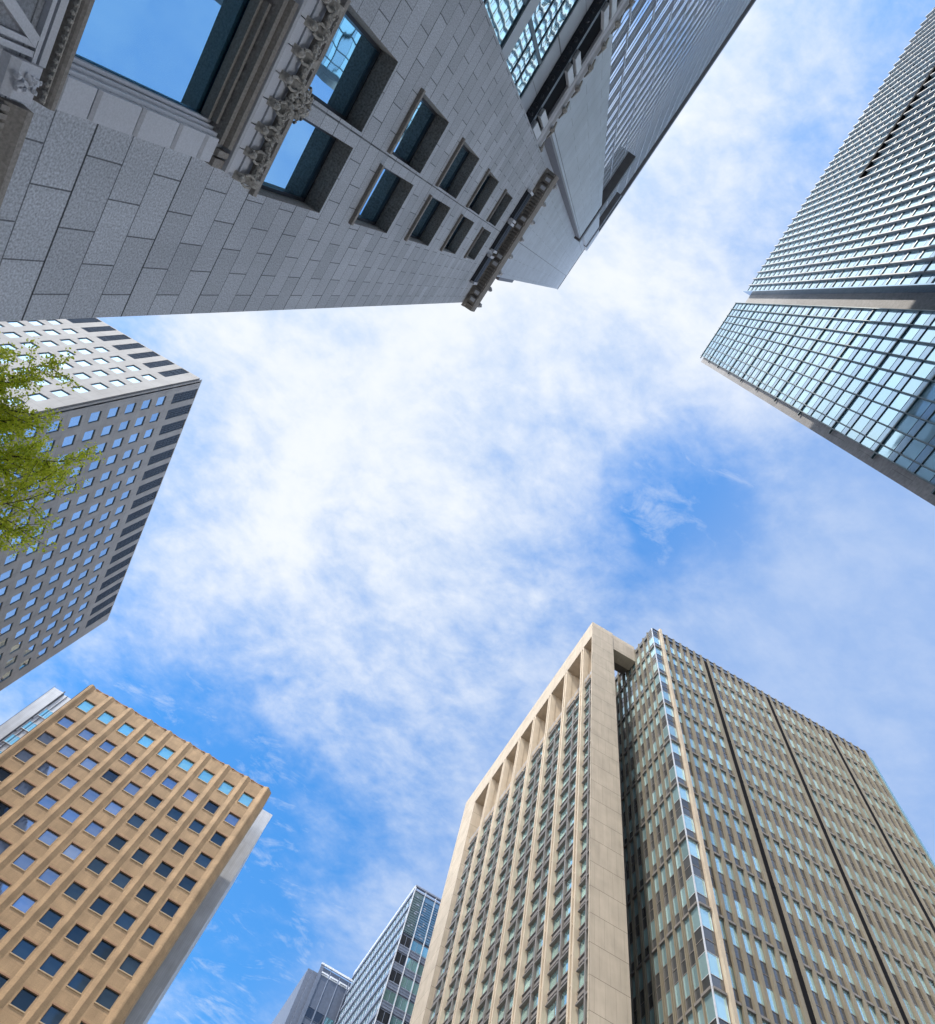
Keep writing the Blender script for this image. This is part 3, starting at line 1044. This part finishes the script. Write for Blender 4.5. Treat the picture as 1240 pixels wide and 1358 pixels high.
# ------------------------------------------------------------------ two far towers
def far_glass():
    k = 1.3
    X0, Y0 = 25.9 * k, 103.5 * k
    t = thing('corner_glass_tower', 'slim glass tower with white mullions and a dark louvred crown, left of the cream tower', 'building', (X0, Y0, 0))
    top = 99.8 * k + ZC
    pl = Placer(t)
    frF, frS = (0, 0, YM), (0, 0, XM)
    b = MB(); b.box(0.25, 30, 0.25, 35, 0, top - 1.0); b.build('core_wall', 'far_dark', t)
    fl = 3.3 * k
    zc0 = 90 * k + ZC
    f, p = win(2.6, 2.5, 0.06, 0.1, (1.3,)); pl.proto('w', 'window', f, 'far_mid', ('pane', p, 'far_glass'))
    s_ = MB(); s_.box(0, 2.6, 0.0, 0.12, 0.0, 1.3); s_.box(0, 2.6, -0.1, 0, 0.5, 0.62); s_.box(0, 2.6, -0.14, 0, 1.15, 1.3)
    pl.proto('s', 'spandrel', s_, 'far_mid')
    for i in range(10):
        for j in range(1, 16):
            z = zc0 - fl * j
            pl.add('w', frF, 0.1 + 2.75 * i, z + 1.45, 0.1)
            pl.add('s', frF, 0.1 + 2.75 * i, z, 0.1)
    for i in range(11):
        m = MB(); m.box(-0.09 + 2.75 * i, 0.07 + 2.75 * i, -0.22, 0.2, 0, top); m.build('mullion', 'white_metal', t)
    cr = MB()
    for i in range(10):
        x = 0.1 + 2.75 * i
        cr.box(x, x + 2.58, 0.05, 0.22, zc0 + 0.2, top - 1.4, 0)
        rnd = random.Random(i)
        for q in range(16):
            z = zc0 + 0.5 + q * 0.62
            cr.box(x + 0.1, x + 2.5, -0.05, 0.05, z, z + 0.12, 0)
            if rnd.random() < 0.45:
                a = x + rnd.uniform(0.2, 1.6)
                cr.box(a, a + rnd.uniform(0.3, 0.8), -0.02, 0.04, z + 0.16, z + 0.5, 1)  # lighter specks for reflections in the crown glass, put in as plates
    cr.box(-0.1, 28, -0.3, 0.3, top - 0.3, top + 0.1, 2); cr.box(0, 28, -0.1, 0.24, top - 1.35, top - 1.0, 1)
    cr.build('crown', ['crown_glass', 'far_mid', 'far_mid'], t)
    f, p = win(1.55, 3.2, 0.06, 0.1); pl.proto('v', 'window', f, 'white_metal', ('pane', p, 'curtain_glass'))
    f2 = MB(); f2.box(-0.1, 1.75, -0.35, 0.1, 0, 0.9); pl.proto('e', 'ledge', f2, 'far_mid')
    for i in range(20):
        for j in range(0, 18):
            z = top - 5 - 4.29 * j
            pl.add('v', frS, -1.75 * (i + 1), z, 0.1)
            pl.add('e', frS, -1.75 * (i + 1), z + 3.25, 0.1)
    e = MB(); e.box(-35, 0.1, -0.25, 0.24, top - 0.9, top + 0.1); e.build('roof_edge', 'white_metal', t, frS)
    pl.flush()


def far_dark():
    k = 1.3
    X0, Y0 = 19.72 * k, 132.5 * k
    t = thing('slate_tower', 'low dark slate tower far down the street with thin pale vertical joints', 'building', (X0, Y0, 0))
    top = 99.8 * k + ZC
    b = MB(); b.box(0, 26, 0.3, 40, 0, top - 0.6); b.build('wall', 'far_dark', t)
    b = MB(); b.box(-2.8, -0.02, 2.0, 50, 0, top - 1.5); b.box(-1.6, -0.01, 1.2, 2.0, 0, top - 2.0); b.build('side_wing', 'slate_mid', t)
    for i in range(9):
        b = MB(); b.box(2.7 * i - 0.08, 2.7 * i + 0.08, 0.1, 0.32, 0, top); b.build('joint', 'far_mid', t)
    b = MB(); b.box(-0.3, 0.6, 0, 0.29, 0, top); b.build('corner_pier', 'slate_mid', t)
    b = MB(); b.box(-0.4, 26, -0.1, 0.3, top - 0.3, top + 0.2); b.build('parapet', 'white_metal', t)
    pl = Placer(t)
    f, p = win(2.4, 2.6, 0.08, 0.1); pl.proto('w', 'window', f, 'slate_mid', ('pane', p, 'far_glass'))
    p2 = MB(); p2.box(0, 2.4, 0, 0.1, 0, 0.9); p2.box(0.3, 2.1, -0.3, 0, 0.3, 0.6); pl.proto('g', 'gantry_panel', p2, 'white_metal')
    for i in range(9):
        pl.add('g', (0, 0, 0), 2.7 * i + 0.15, top - 2.6, 0.18)
        for j in range(8):
            pl.add('w', (0, 0, 0), 2.7 * i + 0.15, top - 13.5 - 4.1 * j, 0.2)
    pl.flush()


far_glass()
far_dark()


# ------------------------------------------------------------------ granite building (top left)
PH = R_(5.0)
GN = Vector((math.cos(PH), math.sin(PH), 0))
FR_ROT = R_(90) + PH


def granite_building():
    D = 4.5
    t = thing('granite_building', 'grey granite block with deep square windows, carved mouldings and a heavy cornice', 'building', (-D * GN.x, -D * GN.y, 0), FR_ROT)
    Z = lambda r: r + ZC
    top = Z(30.6)
    x0, x1 = -2.85, 3.27                                       # local x = towards the near corner
    colsx = [(0.29, 1.42), (-1.1, 0.03)]
    rows = [(9.42, 11.83), (13.35, 15.75), (17.3, 19.76), (21.33, 23.6), (25.25, 27.42)]
    big = ((-0.61, 0.94), (5.62, 8.12))
    xsp = sorted(colsx)
    w_ = MB()
    # lower part: big window
    xs, ox = cuts(x0, x1, [big[0]])
    zs, oz = cuts(0, Z(8.9), [(Z(big[1][0]), Z(big[1][1]))])
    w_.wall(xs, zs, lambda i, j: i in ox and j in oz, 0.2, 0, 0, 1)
    xs, ox = cuts(x0, x1, xsp)
    zs, oz = cuts(Z(8.9), top + 1.0, [(Z(a), Z(b)) for a, b in rows])
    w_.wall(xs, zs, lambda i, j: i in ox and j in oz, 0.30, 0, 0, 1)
    w_.face([(x1, 0, 0), (x1, 9, 0), (x1, 9, top + 1), (x1, 0, top + 1)])
    w_.face([(x0, 9, 0), (x0, 0, 0), (x0, 0, top + 1), (x0, 9, top + 1)])
    w_.face([(x1, 9, 0), (x0, 9, 0), (x0, 9, top + 1), (x1, 9, top + 1)])
    w_.face([(x0, 0, top + 1), (x1, 0, top + 1), (x1, 9, top + 1), (x0, 9, top + 1)])
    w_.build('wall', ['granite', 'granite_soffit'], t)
    # windows: dark metal lining, frame and pane
    for a, b in rows:
        for c, d in colsx:
            f = MB(); W, H = d - c, b - a
            f.box(0, 0.05, 0, 0.07, 0, H); f.box(W - 0.05, W, 0, 0.07, 0, H)
            f.box(0.05, W - 0.05, 0, 0.07, H - 0.05, H); f.box(0.05, W - 0.05, 0, 0.07, 0, 0.05)
            o = link('window', f.mesh('window', 'bronze'), t, (0, 0, 0), (c, 0.302, Z(a)))
            p = MB(); p.box(0.05, W - 0.05, 0.04, 0.06, 0.05, H - 0.05)
            link('pane', p.mesh('pane', 'mirror_sky'), o)
            s = MB(); s.box(-0.02, W + 0.02, -0.07, -0.003, -0.07, 0.03, 0); s.box(0.01, W - 0.01, -0.003, 0.3, 0.002, 0.03, 0)
            link('sill', s.mesh('sill', 'granite_brown'), o, (0, 0, 0), (0, -0.302, 0))
    # big window
    (c, d), (a, b) = big
    f = MB(); W, H = d - c, b - a
    f.box(0, 0.05, 0, 0.06, 0, H); f.box(W - 0.05, W, 0, 0.06, 0, H); f.box(0.05, W - 0.05, 0, 0.06, H - 0.05, H)
    f.box(0.05, W - 0.05, 0, 0.06, 0, 0.05)
    o = link('window', f.mesh('window', 'bronze'), t, (0, 0, 0), (c, 0.202, Z(a)))
    p = MB(); p.box(0.05, W - 0.05, 0.03, 0.05, 0.05, H - 0.05); link('pane', p.mesh('pane', 'mirror_sky'), o)
    # jamb mouldings inside the opening and stepped architrave
    for side in (0, 1):
        m = MB()
        for q, (dx, y0, y1) in enumerate(((0.035, 0.0, 0.2), (0.07, 0.07, 0.2), (0.11, 0.13, 0.2))):
            if side:
                m.box(d - dx, d - dx + 0.0352, y0, y1, Z(a), Z(b))
            else:
                m.box(c + dx - 0.0352, c + dx, y0, y1, Z(a), Z(b))
        m.build('jamb_moulding', 'granite_trim', t)
    m = MB()
    m.profile([(0.2, Z(8.0)), (0.1, Z(8.0)), (0.1, Z(8.05)), (0.03, Z(8.05)), (0.03, Z(8.1)), (0.2, Z(8.1))], c + 0.12, d - 0.12)
    m.profile([(0.0, Z(8.12)), (-0.06, Z(8.12)), (-0.08, Z(8.16)), (-0.06, Z(8.2)), (-0.12, Z(8.22)), (-0.14, Z(8.27)), (-0.1, Z(8.31)), (-0.0, Z(8.31))], c - 0.05, d + 0.05)
    m.build('architrave', 'granite_brown', t)
    m = MB(); m.profile([(0.0, Z(8.31)), (-0.15, Z(8.31)), (-0.17, Z(8.34)), (-0.15, Z(8.38)), (0, Z(8.38))], c - 0.3, d + 0.3); m.build('lintel_roll', 'granite_trim', t)
    # jamb surround of rounded blocks
    zq = 5.66
    q = 0
    while zq < 8.1:
        hh = (0.42, 0.62, 0.62, 0.5)[q % 4]; hh = min(hh, 8.1 - zq)
        for sx in (d, c - 0.28):
            m = MB()
            m.profile([(0, Z(zq + 0.01)), (-0.05, Z(zq + 0.01)), (-0.075, Z(zq + 0.04)), (-0.075, Z(zq + hh - 0.04)), (-0.05, Z(zq + hh - 0.01)), (0, Z(zq + hh - 0.01))], sx + 0.005, sx + 0.275)
            m.build('jamb_block', 'granite_trim', t)
        zq += hh; q += 1
    m = MB(); m.box(d + 0.2, d + 0.3, -0.1, 0, Z(8.1), Z(8.32)); m.box(d + 0.1, d + 0.17, -0.12, 0, Z(8.08), Z(8.3)); m.build('corner_ear', 'granite_brown', t)
    # plain frieze blocks over the lintel, with carved brackets and garlands
    nb = 7
    bw = (d + 0.3 - (c - 0.3)) / nb
    for i in range(nb):
        xx = c - 0.3 + bw * i
        m = MB(); m.box(xx + 0.006, xx + bw - 0.006, -0.1, 0, Z(8.384), Z(8.66)); m.box(xx + 0.006, xx + bw - 0.006, -0.12, 0, Z(8.672), Z(8.9))
        m.build('frieze_block', 'granite_trim', t)
    m = MB(); m.profile([(0, Z(8.9)), (-0.16, Z(8.92)), (-0.2, Z(8.98)), (-0.18, Z(9.04)), (0, Z(9.06))], c - 0.32, d + 0.32); m.build('ledge', 'granite_brown', t)
    for i in range(nb + 1):
        xx = c - 0.3 + bw * i
        m = MB()
        m.profile([(-0.1, Z(8.6)), (-0.16, Z(8.66)), (-0.19, Z(8.74)), (-0.15, Z(8.82)), (-0.24, Z(8.9)), (-0.27, Z(8.97)), (-0.2, Z(9.07)), (-0.1, Z(9.07))], xx - 0.05, xx + 0.05)
        for s2 in (-1, 1):
            m.tube([(xx + s2 * 0.05, -0.18, Z(8.72)), (xx + s2 * 0.075, -0.2, Z(8.78)), (xx + s2 * 0.06, -0.23, Z(8.86))], 0.018, 6)
        m.blob((xx, -0.2, Z(8.66)), (0.04, 0.035, 0.05), i)
        m.build('carved_bracket', 'carving', t)
    for i in range(nb):
        xx = c - 0.3 + bw * i
        m = MB(); rnd = random.Random(i + 40)
        for q in range(15):
            u = (q + 0.5) / 15
            sag = 0.07 * math.sin(math.pi * u)
            m.blob((xx + bw * u, -0.2 - rnd.uniform(0, 0.04), Z(8.93 - sag + rnd.uniform(-0.03, 0.03))), (0.026 + rnd.uniform(0, 0.016),) * 3, q, 0, 6, 4, 0.4)
        for q in range(6):
            u = rnd.random(); a0 = rnd.uniform(0, 6.28)
            cx, cz = xx + bw * u, Z(8.9 + rnd.uniform(-0.06, 0.1))
            m.tube([(cx + 0.035 * math.cos(a0 + q2 * 0.7) * (1 - q2 * 0.09), -0.23, cz + 0.035 * math.sin(a0 + q2 * 0.7) * (1 - q2 * 0.09)) for q2 in range(8)], 0.009, 5)
        m.build('garland', 'carving', t)
    # central carved crest
    m = MB(); xm = (c + d) / 2; rnd = random.Random(5)
    for q in range(22):
        aa = rnd.uniform(0, 6.28); rr = 0.15 * math.sqrt(rnd.random())
        m.blob((xm + rr * math.cos(aa), -0.24, Z(9.12) + rr * math.sin(aa) * 1.1), (rnd.uniform(0.025, 0.055), 0.05, rnd.uniform(0.025, 0.055)), q, 0, 7, 4, 0.4)
    for s2 in (-1, 1):
        for kx, kz, r0 in ((0.15, 9.16, 0.07), (0.09, 9.28, 0.06)):
            m.tube([(xm + s2 * (kx + r0 * math.cos(q * 0.6) * (1 - q * 0.07)), -0.22, Z(kz) + r0 * math.sin(q * 0.6) * (1 - q * 0.07)) for q in range(12)], 0.02, 6)
    m.build('carved_crest', 'carving', t)
    # sill with egg-and-dart soffit, lattice panel, end block, string course
    m = MB(); m.profile([(0, Z(5.5)), (0, Z(5.62)), (-0.1, Z(5.63)), (-0.13, Z(5.61)), (-0.13, Z(5.57)), (-0.11, Z(5.55)), (-0.06, Z(5.53))], c - 0.28, d + 0.28)
    m.build('big_sill', 'granite_brown', t)
    m = MB()
    m.box(c - 0.27, d + 0.27, -0.09, -0.06, Z(5.527), Z(5.54))
    for q in range(34):
        xx = c - 0.25 + q * 0.062
        m.blob((xx, -0.075, Z(5.525)), (0.02, 0.026, 0.022), q, 0, 6, 4, 0.1)
    m.build('egg_moulding', 'carving', t)
    m = MB()
    m.box(c - 0.02, d + 0.02, 0.0, 0.05, Z(3.9), Z(5.0))
    for (a0, a1, b0, b1) in ((c - 0.02, d + 0.02, 4.93, 5.0), (c - 0.02, d + 0.02, 4.86, 4.9), (c - 0.02, d + 0.02, 3.9, 3.98)):
        m.box(a0, a1, -0.05, 0, Z(b0), Z(b1))
    for a0 in (c - 0.02, d - 0.06, d - 0.13, c + 0.06):
        m.box(a0, a0 + 0.045, -0.045, 0, Z(3.98), Z(4.86))
    for n in range(3):
        xa0, xb0 = c + 0.1 + n * 0.44, c + 0.54 + n * 0.44
        for (p0, p1) in (((xa0, 4.0), (xb0, 4.85)), ((xa0, 4.85), (xb0, 4.0))):
            dx, dz = p1[0] - p0[0], p1[1] - p0[1]; ll = math.hypot(dx, dz); nx, nz = -dz / ll * 0.04, dx / ll * 0.04
            pts = [(p0[0] - nx, p0[1] - nz), (p1[0] - nx, p1[1] - nz), (p1[0] + nx, p1[1] + nz), (p0[0] + nx, p0[1] + nz)]
            i = len(m.v)
            yy = -0.05 - (0.004 if p0[1] > 4.5 else 0)
            m.v += [(x, yy, Z(z)) for x, z in pts] + [(x, 0.0, Z(z)) for x, z in pts]
            for qd in ((0, 1, 2, 3), (0, 4, 5, 1), (1, 5, 6, 2), (2, 6, 7, 3), (3, 7, 4, 0)):
                m.f.append(tuple(i + kk for kk in qd)); m.m.append(0)
        for q in range(5):
            m.blob((xa0 + 0.22 + random.uniform(-0.1, 0.1), -0.01, Z(4.2 + 0.12 * q)), (0.03, 0.03, 0.03), q, 0, 6, 4, 0.3)
    m.build('lattice_panel', 'granite_trim', t).location.z = 0.48
    for sx in (d + 0.02, c - 0.3):
        m = MB()
        m.profile([(0, Z(4.72)), (-0.06, Z(4.74)), (-0.1, Z(4.8)), (-0.1, Z(5.0)), (-0.06, Z(5.05)), (0, Z(5.05))], sx, sx + 0.28)
        for q in range(14):
            m.blob((sx + 0.08 + 0.12 * random.random(), -0.12, Z(4.78 + 0.22 * q / 14)), (0.025, 0.03, 0.025), q, 0, 6, 4, 0.4)
        m.build('carved_block', 'granite_trim', t).location.z = 0.4
    m = MB()
    m.profile([(0, Z(4.95)), (-0.05, Z(4.97)), (-0.1, Z(5.05)), (-0.14, Z(5.1)), (-0.14, Z(5.16)), (0, Z(5.2))], d + 0.34, x1 + 0.1)
    for q in range(30):
        m.box(d + 0.36 + q * 0.066, d + 0.4 + q * 0.066, -0.1, -0.02, Z(4.9), Z(4.98))
    m.build('string_course', 'granite_brown', t).location.z = 0.25
    # grilles in the frieze and the cornice
    for c0 in (1.05, -0.38, -1.72):
        m = MB()
        for q in range(3):
            m.tube([(c0, -0.05 - 0.02 * (q == 1), Z(29.25 + 0.3 * q)), (c0 + 1.2, -0.05 - 0.02 * (q == 1), Z(29.25 + 0.3 * q))], 0.13, 8)
        m.box(c0, c0 + 1.2, -0.06, 0.0, Z(29.1), Z(30.0))
        for xx in (c0 - 0.05, c0 + 1.15):
            m.box(xx, xx + 0.1, -0.2, 0.0, Z(29.1), Z(30.0), 1)
        m.build('frieze_grille', ['bronze', 'granite_trim'], t)
    m = MB()
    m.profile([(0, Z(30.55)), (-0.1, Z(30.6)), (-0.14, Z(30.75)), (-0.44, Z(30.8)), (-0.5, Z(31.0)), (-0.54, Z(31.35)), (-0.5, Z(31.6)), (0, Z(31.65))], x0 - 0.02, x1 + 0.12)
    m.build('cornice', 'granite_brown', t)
    for q in range(42):
        pass
    m = MB()
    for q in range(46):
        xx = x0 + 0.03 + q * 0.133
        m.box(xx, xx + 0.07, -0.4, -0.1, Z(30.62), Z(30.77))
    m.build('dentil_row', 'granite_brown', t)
    for q in range(4):
        for e_ in (-0.17, 0.17):
            xx = x0 + 0.5 + q * 1.7 + e_
            m = MB(); m.box(xx - 0.12, xx + 0.12, -0.47, -0.12, Z(30.5), Z(30.64)); m.box(xx - 0.07, xx + 0.07, -0.4, -0.2, Z(30.47), Z(30.5), 1)
            m.build('modillion', ['granite_brown', 'granite_trim'], t)
    for q in range(8):
        xx = x0 + 0.3 + q * 0.8
        m = MB(); m.blob((xx, -0.56, Z(31.5)), (0.11, 0.1, 0.15), q, 0, 8, 5, 0.25); m.blob((xx, -0.64, Z(31.45)), (0.06, 0.06, 0.06), q + 9, 0, 6, 4, 0.2)
        m.build('lion_head', 'granite_trim', t)
    # set-back wing with tall glazing -------------------------------------------------
    y = 0.7
    xl = -16.0
    r = 5.2
    wg = MB()
    wg.box(xl, x0 + 0.5, y, 9, Z(23.5), Z(25.2))
    wg.box(xl, x0 + 0.5, y - 0.01, y + 0.25, Z(19.05), Z(19.86))
    wg.box(xl, x0 + 0.5, y, y + 0.25, 0, Z(6))
    wg.box(xl, x0 + 0.5, y + 1.0, 9, 0, Z(23.5), 1)
    wg.box(xl, x0 + 0.5, y - 0.28, 9, Z(25.5), Z(27.2), 1)  # flat black face painted as the shade of attic openings
    wg.box(xl, x0 + 0.5, y - 0.3, 9, Z(25.2), Z(25.5), 2)
    wg.profile([(9, Z(27.2)), (y - 0.36, Z(27.2)), (y - 0.42, Z(27.3)), (y - 0.42, Z(27.7)), (y - 0.5, Z(27.8)), (y - 0.5, Z(28.0)), (9, Z(28.0))], xl, x0 + 0.5, 3)
    wg.build('wing_wall', ['tower_stone', 'recess_shade', 'bronze', 'granite_trim'], t)
    m = MB()
    for q in range(44):
        xx = x0 + 0.4 - q * 0.3
        m.blob((xx, y - 0.14, Z(25.19)), (0.09, 0.09, 0.05), q, 0, 8, 4, 0.15)
    m.build('rosette_row', 'bronze', t)
    for q in range(9):
        for e_ in (0, 0.42):
            xx = x0 - 0.35 - q * 1.9 - e_
            m = MB(); m.box(xx - 0.13, xx + 0.13, y - 0.4, y - 0.27, Z(25.52), Z(27.18)); m.build('attic_block', 'white_metal', t)
    for q in range(16):
        xx = x0 - 0.1 - q * 0.75
        m = MB(); m.blob((xx, y - 0.55, Z(27.85)), (0.1, 0.1, 0.14), q, 0, 8, 5, 0.3); m.tube([(xx - 0.3, y - 0.5, Z(27.95)), (xx, y - 0.55, Z(28.1)), (xx + 0.3, y - 0.5, Z(27.95))], 0.05, 6)
        m.build('lion_head', 'carving', t)
    for zb, zt_, tr in ((Z(6), Z(19.05), (Z(8.6), Z(11.2), Z(13.8), Z(16.4))), (Z(19.86), Z(23.5), (Z(21.15), Z(22.2)))):
        for q in range(7):
            wx0, wx1 = x0 + 0.4 - 1.9 * (q + 1), x0 + 0.4 - 1.9 * q
            f = MB(); H = zt_ - zb; W = wx1 - wx0
            f.box(0, 0.06, 0, 0.06, 0, H); f.box(W - 0.06, W, 0, 0.06, 0, H); f.box(0.06, W - 0.06, 0, 0.06, H - 0.06, H); f.box(0.06, W - 0.06, 0, 0.06, 0, 0.06)
            for z in tr:
                f.box(0.06, W - 0.06, 0.003, 0.06, z - zb - 0.04, z - zb + 0.04)
            o = link('wing_window', f.mesh('wing_window', 'frame_dark'), t, (0, 0, 0), (wx0, y + 0.02, zb))
            p = MB()
            zz_ = [zb] + list(tr) + [zt_]
            for za, zb2 in zip(zz_, zz_[1:]):
                p.box(0.05, W - 0.05, 0.025, 0.05, za - zb + 0.03, zb2 - zb - 0.03)
            link('pane', p.mesh('pane', 'mirror_wavy'), o)


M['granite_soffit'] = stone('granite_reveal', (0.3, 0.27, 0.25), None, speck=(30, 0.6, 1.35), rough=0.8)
granite_building()


# ------------------------------------------------------------------ louvred tower above it
def louvred_tower():
    D = 7.1
    t = thing('louvred_tower', 'tall tower of horizontal glass louvres with a grey stone corner, rising above the granite block', 'building', (-D * GN.x, -D * GN.y, 0), FR_ROT)
    Z = lambda r: r + ZC
    top = Z(149.0)
    # stone corner: local x from 2.9 (near corner) to -5.4
    b = MB(); b.box(-6.5, 2.95, 0, 22, Z(20), Z(146.5)); b.box(-6.5, 3.0, -0.06, 21, Z(146.5), Z(147.2), 1)
    b.build('stone_wall', ['tower_stone', 'tower_bronze'], t)
    b = MB(); b.box(2.951, 3.5, 0.6, 1.6, Z(63), Z(74)); b.box(2.951, 3.25, 1.8, 2.2, Z(76), Z(78)); b.build('bracket', 'tower_bronze', t)
    e = 0.7
    b = MB(); b.box(-9.9, -5.0, -e, -0.004, Z(20), Z(104)); b.build('stone_bay', 'tower_stone', t)
    b = MB(); b.box(-5.0, -4.86, -e, -0.004, Z(20), Z(104)); b.build('bay_side_shade', 'tower_bronze', t)  # dark plate on the bay's side, its shade given as colour
    for z, xa0, xb0, d in ((104, -17.0, -4.6, 0.95), (135, -16.0, -5.9, 0.7), (149, -70, -6.0, 0.4)):
        b = MB(); b.profile([(0.5, Z(z)), (-d + 0.1, Z(z)), (-d, Z(z + 0.4)), (-d, Z(z + 1.6)), (0.5, Z(z + 1.6))], xa0, xb0); b.build('roof_ledge', 'tower_bronze', t)
    b = MB(); b.box(-9.8, -6.0, -0.5, -0.003, Z(105.7), Z(148.9)); b.build('stone_bay', 'tower_stone', t)
    # glass wall
    b = MB(); b.box(-70, -6.5, 0.4, 22, Z(20), top); b.build('core_wall', 'frame_dark', t)
    fl = 4.1
    n = int((149 - 24) / fl)
    pl = Placer(t)
    ww = 3.0
    p = MB(); p.box(0.02, ww - 0.02, 0.0, 0.05, 0.0, 2.2)
    f = MB(); f.box(0, ww, -0.04, 0.02, -0.05, 0.0); f.box(0, ww, -0.04, 0.02, 2.2, 2.28); f.box(0, 0.03, -0.03, 0.02, 0, 2.2)
    pl.proto('g', 'window', f, 'tower_fin', ('pane', p, 'tower_glass'))
    lv = MB()
    lv.profile([(0.06, 0.0), (-0.05, 0.06), (-0.05, 0.2), (0.06, 0.22)], 0, ww)
    lv.profile([(0.06, 0.85), (-0.03, 0.88), (-0.03, 0.96), (0.06, 1.0)], 0, ww)
    lv.profile([(0.06, 2.5), (-0.02, 2.52), (-0.02, 2.58), (0.06, 2.6)], 0, ww)
    lv.box(0, 0.03, 0.0, 0.062, 0.01, 2.59)
    pl.proto('l', 'louvre', lv, 'tower_fin')
    sp = MB(); sp.box(0, ww, 0.03, 0.07, 0, 1.7); pl.proto('s', 'spandrel', sp, 'tower_glass')
    for i in range(19):
        x = -10.05 - ww * (i + 1)
        for j in range(n):
            z = Z(149 - fl * (j + 1))
            pl.add('g', (0, 0, 0), x, z + 1.85, 0.3)
            pl.add('s', (0, 0, 0), x, z, 0.3)
            pl.add('l', (0, 0, 0), x, z + 0.4, 0.3)
    pl.flush()
    for i in range(0, 20):
        m = MB(); x = -10.05 - ww * i
        m.box(x - 0.04, x + 0.04, 0.24, 0.3, Z(20), top); m.build('mullion', 'tower_fin', t)


louvred_tower()


# ------------------------------------------------------------------ tree (left edge)
def tree():
    bx, by = -9.3, 6.6
    t = thing('street_tree', 'young street tree with bright green spring leaves at the left edge', 'tree', (bx, by, 0))
    rnd = random.Random(11)
    tr = MB()
    tr.tube([(0, 0, -0.1), (0.05, 0.02, 2), (0.0, 0.05, 4.5), (0.1, 0.0, 7), (0.15, 0.05, 9.5), (0.2, 0, 12.2)], [0.2, 0.16, 0.13, 0.1, 0.06, 0.02], 10)
    tips = []
    def limb(p, d, L, r, lev):
        pts = [Vector(p)]; dirv = Vector(d).normalized(); n = 6
        for q in range(n):
            dirv = (dirv + Vector((rnd.uniform(-.16, .16), rnd.uniform(-.16, .16), rnd.uniform(-.08, .16)))).normalized()
            pts.append(pts[-1] + dirv * L / n)
        tr.tube(pts, [r * (1 - 0.8 * q / n) for q in range(n + 1)], 5)
        for q in range(1, n + 1):
            tips.append((pts[q], pts[q] - pts[q - 1], r, lev))
            if lev < 2:
                for _ in range(2):
                    sd = (dirv + Vector((rnd.uniform(-1, 1), rnd.uniform(-1, 1), rnd.uniform(-.4, .7)))).normalized()
                    limb(pts[q], sd, L * rnd.uniform(0.3, 0.5), r * 0.4, lev + 1)
    for i in range(17):
        z = 5.2 + 6.4 * i / 16
        a = i * 2.4 + 0.3
        L = rnd.uniform(2.0, 2.6) * (1.15 - 0.6 * i / 16) * (0.55 if math.sin(a) > 0.2 else 1.0)
        limb((0.1, 0.03, z), (math.cos(a), math.sin(a), 0.35), L, 0.045, 0)
    for a, z, L in ((-0.5, 9.5, 2.7), (-0.25, 8.9, 2.9), (-0.08, 9.4, 2.8), (0.0, 9.1, 2.6), (-0.4, 8.6, 2.7), (-0.18, 8.5, 2.5), (-0.65, 9.0, 2.4)):
        limb((0.1, 0.03, z), (math.cos(a), math.sin(a), 0.2), L, 0.045, 0)
    tr.build('trunk', 'bark', t)
    lf = MB()
    for p, d, r, lev in tips:
        for _ in range(5 if lev == 2 else 4):
            c = p + Vector((rnd.gauss(0, .045), rnd.gauss(0, .045), rnd.gauss(0, .045)))
            # a spur with a fan of small leaves
            for _ in range(3):
                n = Vector((rnd.gauss(0, 1), rnd.gauss(0, 1), rnd.gauss(0.4, 1))).normalized()
                u = n.orthogonal().normalized(); w = n.cross(u)
                aa = rnd.uniform(0, 6.28); e = u * math.cos(aa) + w * math.sin(aa); g = n.cross(e)
                s = rnd.uniform(0.017, 0.033)
                b0 = c + e * 0.02
                lf.face([b0, b0 + e * s + g * s * 0.8, b0 + e * s * 1.35 + g * s * 0.25, b0 + e * s * 1.35 - g * s * 0.25, b0 + e * s - g * s * 0.8])
    lf.build('crown', 'leaf', t)


tree()
